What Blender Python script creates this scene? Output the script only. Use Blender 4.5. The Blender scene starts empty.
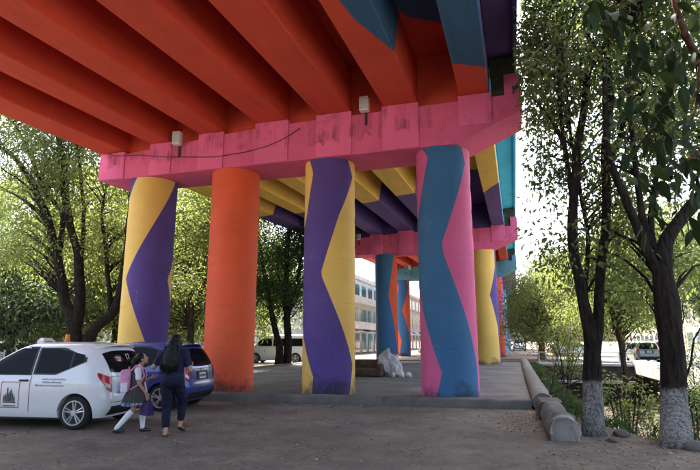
import bpy, bmesh, math, random
import numpy as np
from mathutils import Vector, Matrix, noise as mnoise
R_ = math.radians
random.seed(7); rng = np.random.default_rng(7)
scn = bpy.context.scene
col = scn.collection

# ------------------------------------------------------------------ camera
FPX, CAMH, HOR, VPX = 530.0, 1.55, 341.0, 516.0
TILT = math.atan((HOR - 235) / FPX)
YAW = math.atan((VPX - 350) / (FPX / math.cos(TILT)))
cd = bpy.data.cameras.new('camera'); cam = bpy.data.objects.new('camera', cd); col.objects.link(cam)
cam.location = (0, 0, CAMH); cam.rotation_euler = (math.pi / 2 + TILT, 0, YAW)
cd.sensor_width = 36; cd.lens = FPX / 700 * 36; cd.clip_start = 0.05; cd.clip_end = 3000
scn.camera = cam
# ------------------------------------------------------------------ world, sun, exposure
SUN_EL, SUN_AZ = R_(62), R_(-27)      # azimuth of the sun measured from +Y clockwise
w = bpy.data.worlds.new('World'); scn.world = w; w.use_nodes = True
nt = w.node_tree; nt.nodes.clear()
sky = nt.nodes.new('ShaderNodeTexSky'); sky.sky_type = 'NISHITA'; sky.sun_disc = False
sky.sun_elevation = SUN_EL; sky.sun_rotation = SUN_AZ; sky.dust_density = 6.0; sky.air_density = 1.0; sky.ozone_density = 1.0
bg = nt.nodes.new('ShaderNodeBackground'); bg.inputs[1].default_value = 0.15
wo = nt.nodes.new('ShaderNodeOutputWorld'); nt.links.new(sky.outputs[0], bg.inputs[0]); nt.links.new(bg.outputs[0], wo.inputs[0])
sd = bpy.data.lights.new('sun', 'SUN'); sd.energy = 4.5; sd.angle = R_(0.53); sd.color = (1, 0.955, 0.88)
sun = bpy.data.objects.new('sun', sd); col.objects.link(sun); sun.location = (0, 0, 60)
sdir = Vector((math.sin(SUN_AZ) * math.cos(SUN_EL), math.cos(SUN_AZ) * math.cos(SUN_EL), math.sin(SUN_EL)))
sun.rotation_euler = sdir.to_track_quat('Z', 'Y').to_euler()
scn.view_settings.view_transform = 'Standard'; scn.view_settings.look = 'None'
scn.view_settings.exposure = 2.85; scn.view_settings.gamma = 1
scn.view_settings.use_curve_mapping = False
scn.cycles.use_denoising = True
scn.cycles.max_bounces = 9; scn.cycles.diffuse_bounces = 6; scn.cycles.glossy_bounces = 3
scn.cycles.transmission_bounces = 4; scn.cycles.transparent_max_bounces = 6

# ------------------------------------------------------------------ pixel -> direction helpers (photo pixels, 700 x 470)
_f0 = np.array([-math.sin(YAW), math.cos(YAW), 0.]); _r = np.array([math.cos(YAW), math.sin(YAW), 0.]); _u0 = np.array([0, 0, 1.])
_fw = _f0 * math.cos(TILT) + _u0 * math.sin(TILT); _up = _u0 * math.cos(TILT) - _f0 * math.sin(TILT); _C = np.array([0, 0, CAMH])
def ray(x, y): return _fw * FPX + _r * (x - 350) + _up * (235 - y)
def atd(x, y, D): d = ray(x, y); return _C + d * D / (d @ _f0)
def aty(x, y, Y): d = ray(x, y); return _C + d * Y / d[1]

# ------------------------------------------------------------------ mesh collector
class MB:
    def __init__(s): s.v = []; s.f = []; s.m = []
    def add(s, vs, fs, m=0):
        o = len(s.v); s.v += [tuple(p) for p in vs]
        for f in fs: s.f.append(tuple(i + o for i in f)); s.m.append(m)
        return s
    def box(s, lo, hi, m=0, bev=0.0):
        (x0, y0, z0), (x1, y1, z1) = lo, hi
        if bev <= 0:
            vs = [(x0,y0,z0),(x1,y0,z0),(x1,y1,z0),(x0,y1,z0),(x0,y0,z1),(x1,y0,z1),(x1,y1,z1),(x0,y1,z1)]
            return s.add(vs, [(0,3,2,1),(4,5,6,7),(0,1,5,4),(1,2,6,5),(2,3,7,6),(3,0,4,7)], m)
        bm = bmesh.new(); bmesh.ops.create_cube(bm, size=1)
        for v in bm.verts:
            v.co = Vector(((x0+x1)/2+v.co.x*(x1-x0), (y0+y1)/2+v.co.y*(y1-y0), (z0+z1)/2+v.co.z*(z1-z0)))
        bmesh.ops.bevel(bm, geom=list(bm.edges), offset=bev, segments=2, affect='EDGES', profile=.6)
        return s.bm(bm, m)
    def bm(s, bm, m=0, M=None):
        bm.verts.index_update()
        vs = [(M @ v.co if M else v.co) for v in bm.verts]
        s.add([tuple(p) for p in vs], [tuple(v.index for v in f.verts) for f in bm.faces], m); bm.free(); return s
    def loft(s, rings, m=0, closed=True, caps=True):
        n = len(rings[0]); vs = [p for r in rings for p in r]; fs = []
        k = n if closed else n - 1
        for i in range(len(rings) - 1):
            for j in range(k):
                a = i*n+j; b = i*n+(j+1) % n
                fs.append((a, b, b+n, a+n))
        if caps and closed:
            fs.append(tuple(range(n-1, -1, -1))); fs.append(tuple((len(rings)-1)*n+j for j in range(n)))
        return s.add(vs, fs, m)
    def tube(s, pts, rad, n=8, m=0, caps=True):
        P = [Vector(p) for p in pts]; rings = []
        if not hasattr(rad, '__len__'): rad = [rad]*len(P)
        ref = None
        for i, p in enumerate(P):
            t = (P[min(i+1, len(P)-1)] - P[max(i-1, 0)])
            t = t.normalized() if t.length > 1e-9 else Vector((0, 0, 1))
            if ref is None:
                ref = Vector((1, 0, 0)) if abs(t.x) < .8 else Vector((0, 1, 0))
            a = (ref - t*ref.dot(t)).normalized(); b = t.cross(a); ref = a
            rings.append([tuple(p + (a*math.cos(q)+b*math.sin(q))*rad[i]) for q in [2*math.pi*j/n for j in range(n)]])
        return s.loft(rings, m, True, caps)
    def ell(s, c, r, m=0, nu=14, nv=9, M=None):
        rings = []
        for i in range(nv+1):
            a = -math.pi/2 + math.pi*i/nv; a = max(-1.54, min(1.54, a))
            ring = []
            for j in range(nu):
                q = 2*math.pi*j/nu
                p = Vector((r[0]*math.cos(a)*math.cos(q), r[1]*math.cos(a)*math.sin(q), r[2]*math.sin(a)))
                if M: p = M @ p
                ring.append((c[0]+p.x, c[1]+p.y, c[2]+p.z))
            rings.append(ring)
        return s.loft(rings, m)
    def cap(s, p0, r0, p1, r1, m=0, n=12):
        p0 = Vector(p0); p1 = Vector(p1); d = (p1-p0); L = max(d.length, 1e-6); d = d/L
        pts = []; rad = []
        for a in (1.5, 1.1, .7, .35): pts.append(p0 - d*r0*math.sin(a)); rad.append(r0*math.cos(a))
        for k in range(5): t = k/4; pts.append(p0+d*L*t); rad.append(r0*(1-t)+r1*t)
        for a in (.35, .7, 1.1, 1.5): pts.append(p1 + d*r1*math.sin(a)); rad.append(r1*math.cos(a))
        return s.tube(pts, rad, n, m)
def link(name, me, parent=None):
    o = bpy.data.objects.new(name, me); col.objects.link(o)
    if parent is not None: o.parent = parent
    return o
def origin(o):
    p = Vector((0, 0, 0)); q = o
    while q is not None: p += q.location; q = q.parent
    return p
def obj(name, mb, mats, parent=None, smooth=False, world=True, ang=None):
    """mesh object; verts are in world coordinates (parents only translated) unless world=False"""
    me = bpy.data.meshes.new(name)
    off = origin(parent) if (parent is not None and world) else Vector((0, 0, 0))
    me.from_pydata([(v[0]-off.x, v[1]-off.y, v[2]-off.z) for v in mb.v], [], mb.f)
    for m in (mats if isinstance(mats, (list, tuple)) else [mats]): me.materials.append(m)
    me.polygons.foreach_set('material_index', mb.m)
    if smooth: me.polygons.foreach_set('use_smooth', [True]*len(me.polygons))
    me.update()
    if ang is not None:
        try: me.set_sharp_from_angle(angle=R_(ang))
        except Exception: pass
    return link(name, me, parent)
def npmesh(name, V, Fc, mat, parent=None, smooth=False):
    """fast triangle mesh from numpy arrays (world coordinates)"""
    off = origin(parent) if parent is not None else Vector((0, 0, 0))
    V = V - np.array(off)
    me = bpy.data.meshes.new(name); nv, nf = len(V), len(Fc); k = Fc.shape[1]
    me.vertices.add(nv); me.vertices.foreach_set('co', V.astype(np.float32).ravel())
    me.loops.add(nf*k); me.loops.foreach_set('vertex_index', Fc.astype(np.int32).ravel())
    me.polygons.add(nf); me.polygons.foreach_set('loop_start', np.arange(0, nf*k, k, dtype=np.int32))
    me.polygons.foreach_set('loop_total', np.full(nf, k, dtype=np.int32))
    if smooth: me.polygons.foreach_set('use_smooth', np.ones(nf, dtype=bool))
    for m in (mat if isinstance(mat, (list, tuple)) else [mat]): me.materials.append(m)
    me.update(calc_edges=True); me.validate()
    return link(name, me, parent)
def tag(o, label=None, cat=None, group=None, kind=None):
    if label: o['label'] = label
    if cat: o['category'] = cat
    if group: o['group'] = group
    if kind: o['kind'] = kind
    return o
def thing(name, label, cat, loc=(0, 0, 0), rz=0, group=None):
    o = bpy.data.objects.new(name, None); col.objects.link(o); o.location = loc; o.rotation_euler = (0, 0, rz)
    o.empty_display_size = .1
    return tag(o, label, cat, group)
def structure(o): o['kind'] = 'structure'; return o

# ------------------------------------------------------------------ materials
def s2l(c): return tuple(((x/255)/12.92 if x/255 <= .04045 else ((x/255+.055)/1.055)**2.4) for x in c) + (1,)
class NT:
    def __init__(s, name):
        s.mat = bpy.data.materials.new(name); s.mat.use_nodes = True; s.t = s.mat.node_tree; s.t.nodes.clear()
        s.out = s.n('ShaderNodeOutputMaterial'); s.b = s.n('ShaderNodeBsdfPrincipled'); s.l(s.b.outputs[0], s.out.inputs[0])
        s.tc = s.n('ShaderNodeTexCoord')
    def n(s, k, **kw):
        x = s.t.nodes.new(k)
        for a, b in kw.items(): setattr(x, a, b)
        return x
    def l(s, a, b): s.t.links.new(a, b)
    def noise(s, scale, detail=4, rough=.6, stretch=None, vec=None, obj=True):
        x = s.n('ShaderNodeTexNoise'); x.inputs['Scale'].default_value = scale; x.inputs['Detail'].default_value = detail; x.inputs['Roughness'].default_value = rough
        src = vec or s.tc.outputs['Object']
        if stretch:
            mp = s.n('ShaderNodeMapping'); mp.inputs['Scale'].default_value = stretch; s.l(src, mp.inputs[0]); src = mp.outputs[0]
        s.l(src, x.inputs['Vector']); return x.outputs[0]
    def ramp(s, v, a, b, c0=(0,0,0,1), c1=(1,1,1,1)):
        r = s.n('ShaderNodeValToRGB'); r.color_ramp.elements[0].position = a; r.color_ramp.elements[1].position = b
        r.color_ramp.elements[0].color = c0; r.color_ramp.elements[1].color = c1; s.l(v, r.inputs[0]); return r.outputs[0]
    def mix(s, f, a, b, mode='MIX'):
        m = s.n('ShaderNodeMix', data_type='RGBA', blend_type=mode)
        for inp, v in ((m.inputs[0], f), (m.inputs[6], a), (m.inputs[7], b)):
            if hasattr(v, 'links') or hasattr(v, 'is_linked'): s.l(v, inp)
            else: inp.default_value = v
        return m.outputs[2]
    def math(s, op, a, b=0.0):
        m = s.n('ShaderNodeMath', operation=op)
        for inp, v in ((m.inputs[0], a), (m.inputs[1], b)):
            if hasattr(v, 'is_linked'): s.l(v, inp)
            else: inp.default_value = v
        return m.outputs[0]
    def sep(s, v=None):
        x = s.n('ShaderNodeSeparateXYZ'); s.l(v or s.tc.outputs['Object'], x.inputs[0]); return x.outputs
    def bump(s, h, strength=.4, dist=.02):
        x = s.n('ShaderNodeBump'); x.inputs['Strength'].default_value = strength; x.inputs['Distance'].default_value = dist
        s.l(h, x.inputs['Height']); s.l(x.outputs[0], s.b.inputs['Normal'])
    def fin(s, c, rough=.8, spec=.3, metal=0):
        if hasattr(c, 'is_linked'): s.l(c, s.b.inputs['Base Color'])
        else: s.b.inputs['Base Color'].default_value = c
        if hasattr(rough, 'is_linked'): s.l(rough, s.b.inputs['Roughness'])
        else: s.b.inputs['Roughness'].default_value = rough
        s.b.inputs['Specular IOR Level'].default_value = spec; s.b.inputs['Metallic'].default_value = metal
        return s.mat
def sc(c, k): return (c[0]*k, c[1]*k, c[2]*k, 1)
def plain(name, c, rough=.6, spec=.4, metal=0, var=.15, scale=6):
    n = NT(name); f = n.noise(scale)
    return n.fin(n.mix(n.ramp(f, .3, .75), sc(c, 1-var), sc(c, 1+var*.5)), rough, spec, metal)
def paint(name, c, stain=.35, chips=.0, splash=False):
    """masonry paint on cast concrete: uneven coat, rain streaks, flaked spots, form-board relief"""
    n = NT(name)
    a = n.mix(n.ramp(n.noise(.9, 5), .3, .72), sc(c, .84), sc(c, 1.04))
    a = n.mix(n.ramp(n.noise(14, 4), .35, .8, (0,0,0,1), (.22,)*3+(1,)), a, sc((c[0]*.6+.10, c[1]*.6+.10, c[2]*.6+.1), 1))
    st = n.ramp(n.noise(1.0, 6, .65, (5, 5, .35)), .62, .80)
    a = n.mix(n.math('MULTIPLY', st, stain), a, (.035, .026, .024, 1))
    ch = n.ramp(n.noise(30, 4, .7), .605, .635)
    ch = n.math('MULTIPLY', ch, n.ramp(n.noise(1.3, 5, .65), .54, .68))
    a = n.mix(n.math('MULTIPLY', ch, .6 if splash else .08), a, (.50, .47, .43, 1))
    if splash:
        z = n.sep()[2]
        k = n.math('ADD', n.math('MULTIPLY', z, -.85), n.math('MULTIPLY', n.noise(1.6, 5, .7), 1.9))
        a = n.mix(n.ramp(k, .62, 1.05, (0,0,0,1), (.8,)*3+(1,)), a, (.03, .025, .025, 1))
    h = n.math('ADD', n.noise(55, 3), n.math('MULTIPLY', n.noise(6, 4), .8))
    if splash:   # lift joints of the round formwork, scuffed at hand height
        zz = n.sep()[2]; fr = n.math('FRACT', n.math('MULTIPLY', n.math('ADD', zz, n.math('MULTIPLY', n.noise(3, 2), .02)), .82))
        jt = n.math('MULTIPLY', n.ramp(fr, .0, .014, (1,1,1,1), (0,0,0,1)), n.ramp(n.noise(1.7, 3), .40, .6))
        a = n.mix(n.math('MULTIPLY', jt, .55), a, sc(c, .35)); h = n.math('SUBTRACT', h, n.math('MULTIPLY', jt, .8))
        sf = n.math('MULTIPLY', n.ramp(n.noise(5, 8, .8), .53, .66), n.ramp(n.math('MULTIPLY', zz, .25), .2, .75, (1,1,1,1), (0,0,0,1)))
        a = n.mix(n.math('MULTIPLY', sf, .40), a, sc((c[0]*.45+.05, c[1]*.45+.05, c[2]*.45+.05), 1))
    else:        # rain marks and dust drawn out along the girders
        st2 = n.ramp(n.noise(1.1, 7, .72, (3.2, .22, 3.2)), .52, .74)
        a = n.mix(n.math('MULTIPLY', st2, .42), a, sc(c, .42))
        st3 = n.ramp(n.noise(1.6, 6, .7), .60, .72); a = n.mix(n.math('MULTIPLY', st3, .22), a, sc((c[0]*.6+.14, c[1]*.6+.13, c[2]*.6+.12), 1))
    n.bump(h, .35, .02)
    return n.fin(a, .72, .3)
RED = paint('red_paint', s2l((198, 68, 42)), .3)
ORANGE = paint('orange_paint', s2l((224, 92, 52)), .10, splash=True)
PINK = paint('pink_paint', s2l((206, 92, 138)), .18, splash=True)
YELLOW = paint('yellow_paint', s2l((232, 192, 98)), .10, splash=True)
PURPLE = paint('purple_paint', s2l((84, 64, 132)), .10, splash=True)
BLUE = paint('blue_paint', s2l((52, 104, 146)), .12, splash=True)
CYAN = paint('cyan_paint', s2l((70, 178, 205)), .25)
DKBLUE = paint('deep_blue_paint', s2l((44, 88, 122)), .15)
GIRDERYELLOW = paint('girder_yellow_paint', s2l((228, 186, 88)), .25)
GIRDERPURPLE = paint('girder_purple_paint', s2l((88, 68, 128)), .15)
TEAL = paint('teal_paint', s2l((70, 130, 150)), .25)
def cap_paint(name, c):
    """cap beam paint with long black drip stains under the joints"""
    n = NT(name)
    a = n.mix(n.ramp(n.noise(.8, 5), .3, .75), sc(c, .82), sc(c, 1.05))
    drip = n.math('MULTIPLY', n.ramp(n.noise(1.0, 6, .72, (3.0, 1.5, .22)), .44, .70), n.ramp(n.noise(.9, 5, .65), .42, .60))
    z = n.sep()[2]
    top = n.ramp(n.math('ADD', z, n.math('MULTIPLY', n.noise(.9, 3, .6, (3, 1, .1)), 1.0)), .95, 1.9)
    a = n.mix(n.math('MULTIPLY', n.math('MULTIPLY', drip, top), .95), a, (.02, .016, .014, 1))
    a = n.mix(n.ramp(n.noise(9, 5), .55, .85, (0,0,0,1), (.3,)*3+(1,)), a, (.45, .30, .33, 1))
    n.bump(n.math('ADD', n.noise(40, 3), n.noise(5, 4)), .3, .02)
    return n.fin(a, .8, .25)
CAPPINK = cap_paint('cap_pink', s2l((212, 96, 134)))
CAPTEAL = cap_paint('cap_teal', s2l((88, 140, 160)))
CAPPURPLE = cap_paint('cap_purple', s2l((120, 80, 160)))
def concrete(name, c, k=1.0):
    n = NT(name)
    a = n.mix(n.ramp(n.noise(1.6, 6, .65), .28, .74), sc(c, .55), sc(c, 1.15))
    a = n.mix(n.ramp(n.noise(30, 3), .3, .8, (0,0,0,1), (.5,)*3+(1,)), a, sc(c, .55))
    a = n.mix(n.ramp(n.noise(4, 5), .62, .70, (0,0,0,1), (.7,)*3+(1,)), a, sc(c, .4))
    n.bump(n.math('ADD', n.noise(12, 6), n.noise(60, 2)), .6*k, .03)
    return n.fin(a, .92, .2)
CONC = concrete('old_concrete', (.17, .155, .14))
CONCL = concrete('pale_concrete', (.42, .41, .385))
ENDCONC = concrete('stained_pale_concrete', (.36, .335, .30), 1.6); MOSSY = concrete('mossy_stained_concrete', (.075, .075, .05), 1.2); DKCONC = concrete('dark_concrete', (.10, .09, .08))
LIGHTSLAB = concrete('deck_concrete', (.3, .29, .27))

def ground_mat():
    n = NT('worn_ground')
    p = n.sep(); x, y = p[0], p[1]
    asph = n.mix(n.ramp(n.noise(.6, 8, .70), .36, .64), (.16, .125, .092, 1), (.40, .325, .245, 1))
    asph = n.mix(n.ramp(n.noise(45, 3, .7), .35, .7, (0,0,0,1), (.6,)*3+(1,)), asph, (.045, .042, .04, 1))
    # pale remains of the old surface, long in x
    patch = n.ramp(n.noise(.8, 7, .72, (.8, 1.1, 1)), .50, .66)
    asph = n.mix(n.math('MULTIPLY', patch, .42), asph, (.38, .325, .26, 1))
    crack = n.n('ShaderNodeTexVoronoi', feature='DISTANCE_TO_EDGE'); crack.inputs['Scale'].default_value = .75
    wv = n.n('ShaderNodeVectorMath', operation='ADD'); nz = n.n('ShaderNodeTexNoise'); nz.inputs['Scale'].default_value = 2.2; nz.inputs['Detail'].default_value = 6
    n.l(n.tc.outputs['Object'], nz.inputs['Vector']); n.l(n.tc.outputs['Object'], wv.inputs[0]); n.l(nz.outputs[1], wv.inputs[1]); n.l(wv.outputs[0], crack.inputs['Vector'])
    asph = n.mix(n.ramp(n.noise(11, 8, .75), .42, .62, (0,0,0,1), (.5,)*3+(1,)), asph, (.075, .06, .046, 1))
    asph = n.mix(n.ramp(n.noise(130, 2, .6), .56, .66, (0,0,0,1), (.55,)*3+(1,)), asph, (.36, .32, .27, 1))
    ck = n.ramp(crack.outputs[0], .004, .016, (1,1,1,1), (0,0,0,1))
    ck = n.math('MULTIPLY', ck, n.ramp(n.noise(.5, 3), .5, .62))
    asph = n.mix(n.math('MULTIPLY', ck, .8), asph, (.02, .018, .016, 1))
    dirt = n.mix(n.ramp(n.noise(1.5, 8, .72), .36, .66), (.14, .105, .076, 1), (.33, .256, .188, 1))
    dirt = n.mix(n.ramp(n.noise(38, 3, .7), .4, .75, (0,0,0,1), (.55,)*3+(1,)), dirt, (.05, .036, .026, 1))
    # dirt wins towards the bank on the right
    k = n.math('ADD', n.math('MULTIPLY', x, .08), n.math('MULTIPLY', n.noise(.45, 6, .65), 1.5))
    d = n.ramp(k, .40, 1.0)
    c = n.mix(d, asph, dirt)
    shade_mud = n.mix(n.ramp(n.noise(1.8, 6, .7), .35, .65), (.022, .018, .014, 1), (.085, .066, .048, 1))  # dark mud tone, shade of the canal painted into its floor
    c = n.mix(n.ramp(n.math('ADD', n.math('MULTIPLY', p[2], -1), n.math('MULTIPLY', n.noise(2, 4), .3)), .35, .75), c, shade_mud)
    fine = n.math('ADD', n.math('MULTIPLY', n.noise(70, 3, .7), .8), n.math('ADD', n.noise(9, 8, .75), n.math('MULTIPLY', patch, .25)))
    n.bump(n.math('SUBTRACT', fine, n.math('MULTIPLY', ck, .4)), 1.0, .05)
    return n.fin(c, .93, .2)
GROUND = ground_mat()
def asphalt(name, c):
    n = NT(name)
    a = n.mix(n.ramp(n.noise(.6, 8, .72), .36, .66), sc(c, .6), sc(c, 1.35))
    a = n.mix(n.ramp(n.noise(60, 2), .4, .7, (0,0,0,1), (.5,)*3+(1,)), a, sc(c, .55)); n.bump(n.noise(80, 2), .5, .01)
    return n.fin(a, .9, .25)
ASPH = asphalt('street_asphalt', (.13, .125, .12)); ISLE = asphalt('island_paving', (.12, .112, .103))
def bark(name, c, lime=None, limecol=((.30, .28, .25, 1), (.52, .5, .47, 1))):
    n = NT(name)
    a = n.mix(n.ramp(n.noise(3, 6, .7, (6, 6, .9)), .36, .64), sc(c, .30), sc(c, 1.5))
    h = n.noise(3.2, 7, .75, (9, 9, 1.1))
    if lime:
        z = n.math('MULTIPLY', n.math('ADD', n.sep()[2], n.math('MULTIPLY', n.noise(7, 4), .22)), .2)
        k = n.ramp(z, lime*.2, lime*.2+.012, (1,1,1,1), (0,0,0,1))
        wear = n.ramp(h, .36, .56)
        spots = n.ramp(n.noise(26, 4), .30, .46)
        limec = n.mix(n.ramp(n.noise(5, 4), .3, .7), *limecol)
        a = n.mix(n.math('MULTIPLY', n.math('MULTIPLY', k, wear), spots), a, limec)
    n.bump(n.math('ADD', h, n.math('MULTIPLY', n.noise(14, 5, .7, (2, 2, .6)), .5)), 1.0, .14)
    return n.fin(a, .95, .12)
BARK = bark('dark_bark', (.036, .028, .023)); BARKLIME = bark('limed_bark', (.036, .028, .023), 1.02); BARKLIME2 = bark('limed_bark_low', (.036, .028, .023), .98)
BARKB = bark('brown_bark', (.085, .062, .046)); BARKRED = bark('ruddy_bark', (.20, .10, .06))
BARKPAINT = bark('red_painted_bark', (.085, .062, .046), 1.9, ((.30, .07, .05, 1), (.42, .10, .07, 1)))
def leafmat(name, c0, c1, trans=.45, rough=.5, spec=.35):
    n = NT(name); g = n.n('ShaderNodeNewGeometry')
    c = n.mix(g.outputs['Random Per Island'], c0+(1,), c1+(1,))
    c = n.mix(n.ramp(n.noise(.6, 3), .35, .7, (0,0,0,1), (.45,)*3+(1,)), c, sc(c0, .8))
    n.fin(c, rough, spec)
    tr = n.n('ShaderNodeBsdfTranslucent'); lc = n.mix(1.0, c, (1.45, 1.42, .72, 1), 'MULTIPLY'); n.l(lc, tr.inputs[0])
    ms = n.n('ShaderNodeMixShader'); ms.inputs[0].default_value = trans
    n.l(n.b.outputs[0], ms.inputs[1]); n.l(tr.outputs[0], ms.inputs[2]); n.l(ms.outputs[0], n.out.inputs[0])
    return n.mat
LEAF = leafmat('leaf_mid', (.080, .112, .050), (.165, .195, .090), .6)
LEAFY = leafmat('leaf_yellowish', (.10, .135, .055), (.215, .238, .11), .58)
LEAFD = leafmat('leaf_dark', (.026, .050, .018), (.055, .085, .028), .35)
LEAFB = leafmat('leaf_bluish', (.06, .09, .052), (.125, .155, .092), .5)
LEAFBIG = leafmat('leaf_leathery', (.010, .020, .009), (.020, .034, .013), .10, .75, .08)
LITTER = leafmat('leaf_litter_dry', (.10, .065, .030), (.26, .19, .10), .1)
ROCK = concrete('bank_rock', (.14, .125, .11), 1.5); STONE = concrete('loose_stone', (.30, .265, .23))

# ------------------------------------------------------------------ ground with the canal cut into it
CANX, CANY, CANZ = 7.45, 38.2, -2.4
def bank_x(y): return float(np.interp(y, [-20, 0, 5, 7.5, 9.2, 10.2, 11.2, 12.5, 40], [4.6, 4.6, 4.3, 3.5, 2.75, 1.75, 1.35, 1.1, 1.1]))
def ground_z(x, y):
    z = 0.0
    if -14 < x < 12 and 3 < y < 14:
        z += .012*mnoise.noise(Vector((x*.9, y*.9, 0))) + .008*mnoise.noise(Vector((x*3.3, y*3.3, 3)))
        if x > .4: z += .05*min(1, (x-.4))*mnoise.noise(Vector((x*1.6, y*1.6, 9)))
    b = bank_x(y)
    if b < x < CANX and -19 < y < CANY:
        t = min(1, (x-b)/2.3); t = t*t*(3-2*t)
        z += CANZ*t + .16*t*mnoise.noise(Vector((x*1.3, y*1.3, 5))) + .07*mnoise.noise(Vector((x*3.7, y*3.7, 1)))*min(1, t*3)
    return z
gx = np.unique(np.round(np.concatenate([[-900, -500, -250, -120, -60, -30, -20], np.arange(-14, -2, .4), np.arange(-2, CANX-.1, .16), [CANX-.02, CANX, 8.5, 11, 16, 25, 50, 120, 300, 900]]), 3))
gy = np.unique(np.round(np.concatenate([[-300, -100, -40, -20, -19, -18, -12, -6, -2, 0, 2, 3], np.arange(4, 14.2, .2), np.arange(14.5, 38, .6), [CANY-.02, CANY, 42, 50, 65, 90, 140, 250, 600, 1500]]), 3))
mb = MB(); nx = len(gx)
for y in gy:
    for x in gx: mb.v.append((x, y, ground_z(float(x), float(y))))
for j in range(len(gy)-1):
    for i in range(nx-1): mb.f.append((j*nx+i, j*nx+i+1, (j+1)*nx+i+1, (j+1)*nx+i)); mb.m.append(0)
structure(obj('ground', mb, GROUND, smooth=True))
mb = MB().add([(-34, -60, .004), (-17.2, -60, .004), (-17.2, 400, .004), (-34, 400, .004)], [(0, 1, 2, 3)])
structure(obj('road', mb, ASPH))                                   # street left of the overpass
mb = MB().add([(8.2, -60, .004), (17.5, -60, .004), (17.5, 400, .004), (8.2, 400, .004)], [(0, 1, 2, 3)])
structure(obj('road', mb, ASPH))                                   # street right of the canal
mb = MB().add([(-34, 42, .008), (17.5, 42, .008), (17.5, 49, .008), (-34, 49, .008)], [(0, 1, 2, 3)])
structure(obj('road', mb, ASPH))                                   # crossing beyond the canal
for x0, x1 in ((-38, -34), (17.5, 21)):
    structure(obj('pavement', MB().box((x0, -60, -.1), (x1, 400, .13)), CONCL))

# the raised island under the overpass
IZ = .13
def isl_front(x): return float(np.interp(x, [-13, -7.5, .3], [12.55, 12.95, 13.6]))
mb = MB(); xs = np.linspace(-13.2, .35, 20); ys = [0, .35, 8, 14, 20, 25.5]
for t in ys:
    for x in xs: mb.v.append((x, isl_front(x)+.15+t, IZ + .012*mnoise.noise(Vector((x, t, 0)))))
for j in range(len(ys)-1):
    for i in range(19): mb.f.append((j*20+i, j*20+i+1, (j+1)*20+i+1, (j+1)*20+i)); mb.m.append(0)
structure(obj('pavement', mb, ISLE, smooth=True))
def rough_rail(name, pts, prof, mat, amp=.012, step=.22, seed=0, parent=None):
    """sweeps a closed profile (side, up) along a polyline, worn and uneven"""
    P = [Vector(p) for p in pts]; path = []
    for a, b in zip(P[:-1], P[1:]):
        n = max(1, int((b-a).length/step))
        for k in range(n): path.append(a.lerp(b, k/n))
    path.append(P[-1]); rings = []
    for i, p in enumerate(path):
        t = (path[min(i+1, len(path)-1)]-path[max(i-1, 0)]); t.z = 0; t.normalize(); sd_ = Vector((t.y, -t.x, 0))
        ring = []
        for (u, v) in prof:
            q = p + sd_*u + Vector((0, 0, v)); k = mnoise.noise(q*2.6+Vector((seed, 0, 0)))*amp + mnoise.noise(q*9)*amp*.6
            ring.append(tuple(q + sd_*k*(1 if u > 0 else -1) + Vector((0, 0, k*(1 if v > .05 else 0)))))
        rings.append(ring)
    mb = MB().loft(rings); return obj(name, mb, mat, parent, smooth=True, ang=50)
kp = [(-.17, -.08), (-.17, .16), (-.13, .205), (.02, .22), (.13, .205), (.17, .16), (.17, -.08)]
structure(rough_rail('kerb', [(-13.2, 12.55, 0), (-7.5, 12.95, 0), (.25, 13.6, 0)], kp, CONC, .016))
structure(rough_rail('kerb', [(-13.3, 12.6, 0), (-13.3, 39, 0)], kp, CONC, .012, .5))
structure(rough_rail('kerb', [(-13.3, 39, 0), (.3, 39, 0)], kp, CONC, .012, .5))
rp = [(.24*math.cos(a), .17+.21*math.sin(a)) for a in np.linspace(-.7, math.pi+.7, 12)] + [(-.22, -.12), (.22, -.12)]
o = rough_rail('rounded_kerb_wall', [(.52, 13.35, 0), (.48, 20, 0), (.46, 42, 0)], rp, CONC, .02, .3, 3)
tag(o, 'long rounded concrete kerb wall running along the overpass edge above the canal', 'kerb wall')
# the broken near end of that wall
th = thing('broken_kerb_end', 'broken round-topped concrete kerb end with pale front face beside the limed tree', 'kerb end', (.66, 10.6, 0))
rp2 = [(.22*math.cos(a), .14+.22*math.sin(a)) for a in np.linspace(-.5, math.pi+.5, 13)] + [(-.22, -.15), (.22, -.15)]
rough_rail('body', [(.66, 9.5, 0), (.63, 10.5, 0), (.60, 11.7, 0)], rp2, CONC, .06, .07, 11, th)
rg = []
for k, (yy, s_) in enumerate(((9.44, .80), (9.40, .93), (9.47, .99), (9.56, 1.0))):
    rg.append([(.66 + u*s_*1.03 + .05*mnoise.noise(Vector((u*6, v*6, k))), yy+.16*mnoise.noise(Vector((u*4, v*4, 1))), .02+v*s_*1.03) for u, v in rp2])
obj('end_face', MB().loft(rg), ENDCONC, th, smooth=True, ang=40)
rough_rail('joint_block', [(.62, 11.75, .0), (.58, 12.75, .0)], [(-.25, -.1), (-.25, .28), (-.2, .34), (.2, .35), (.25, .29), (.25, -.1)], DKCONC, .03, .16, 5, th)

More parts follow.
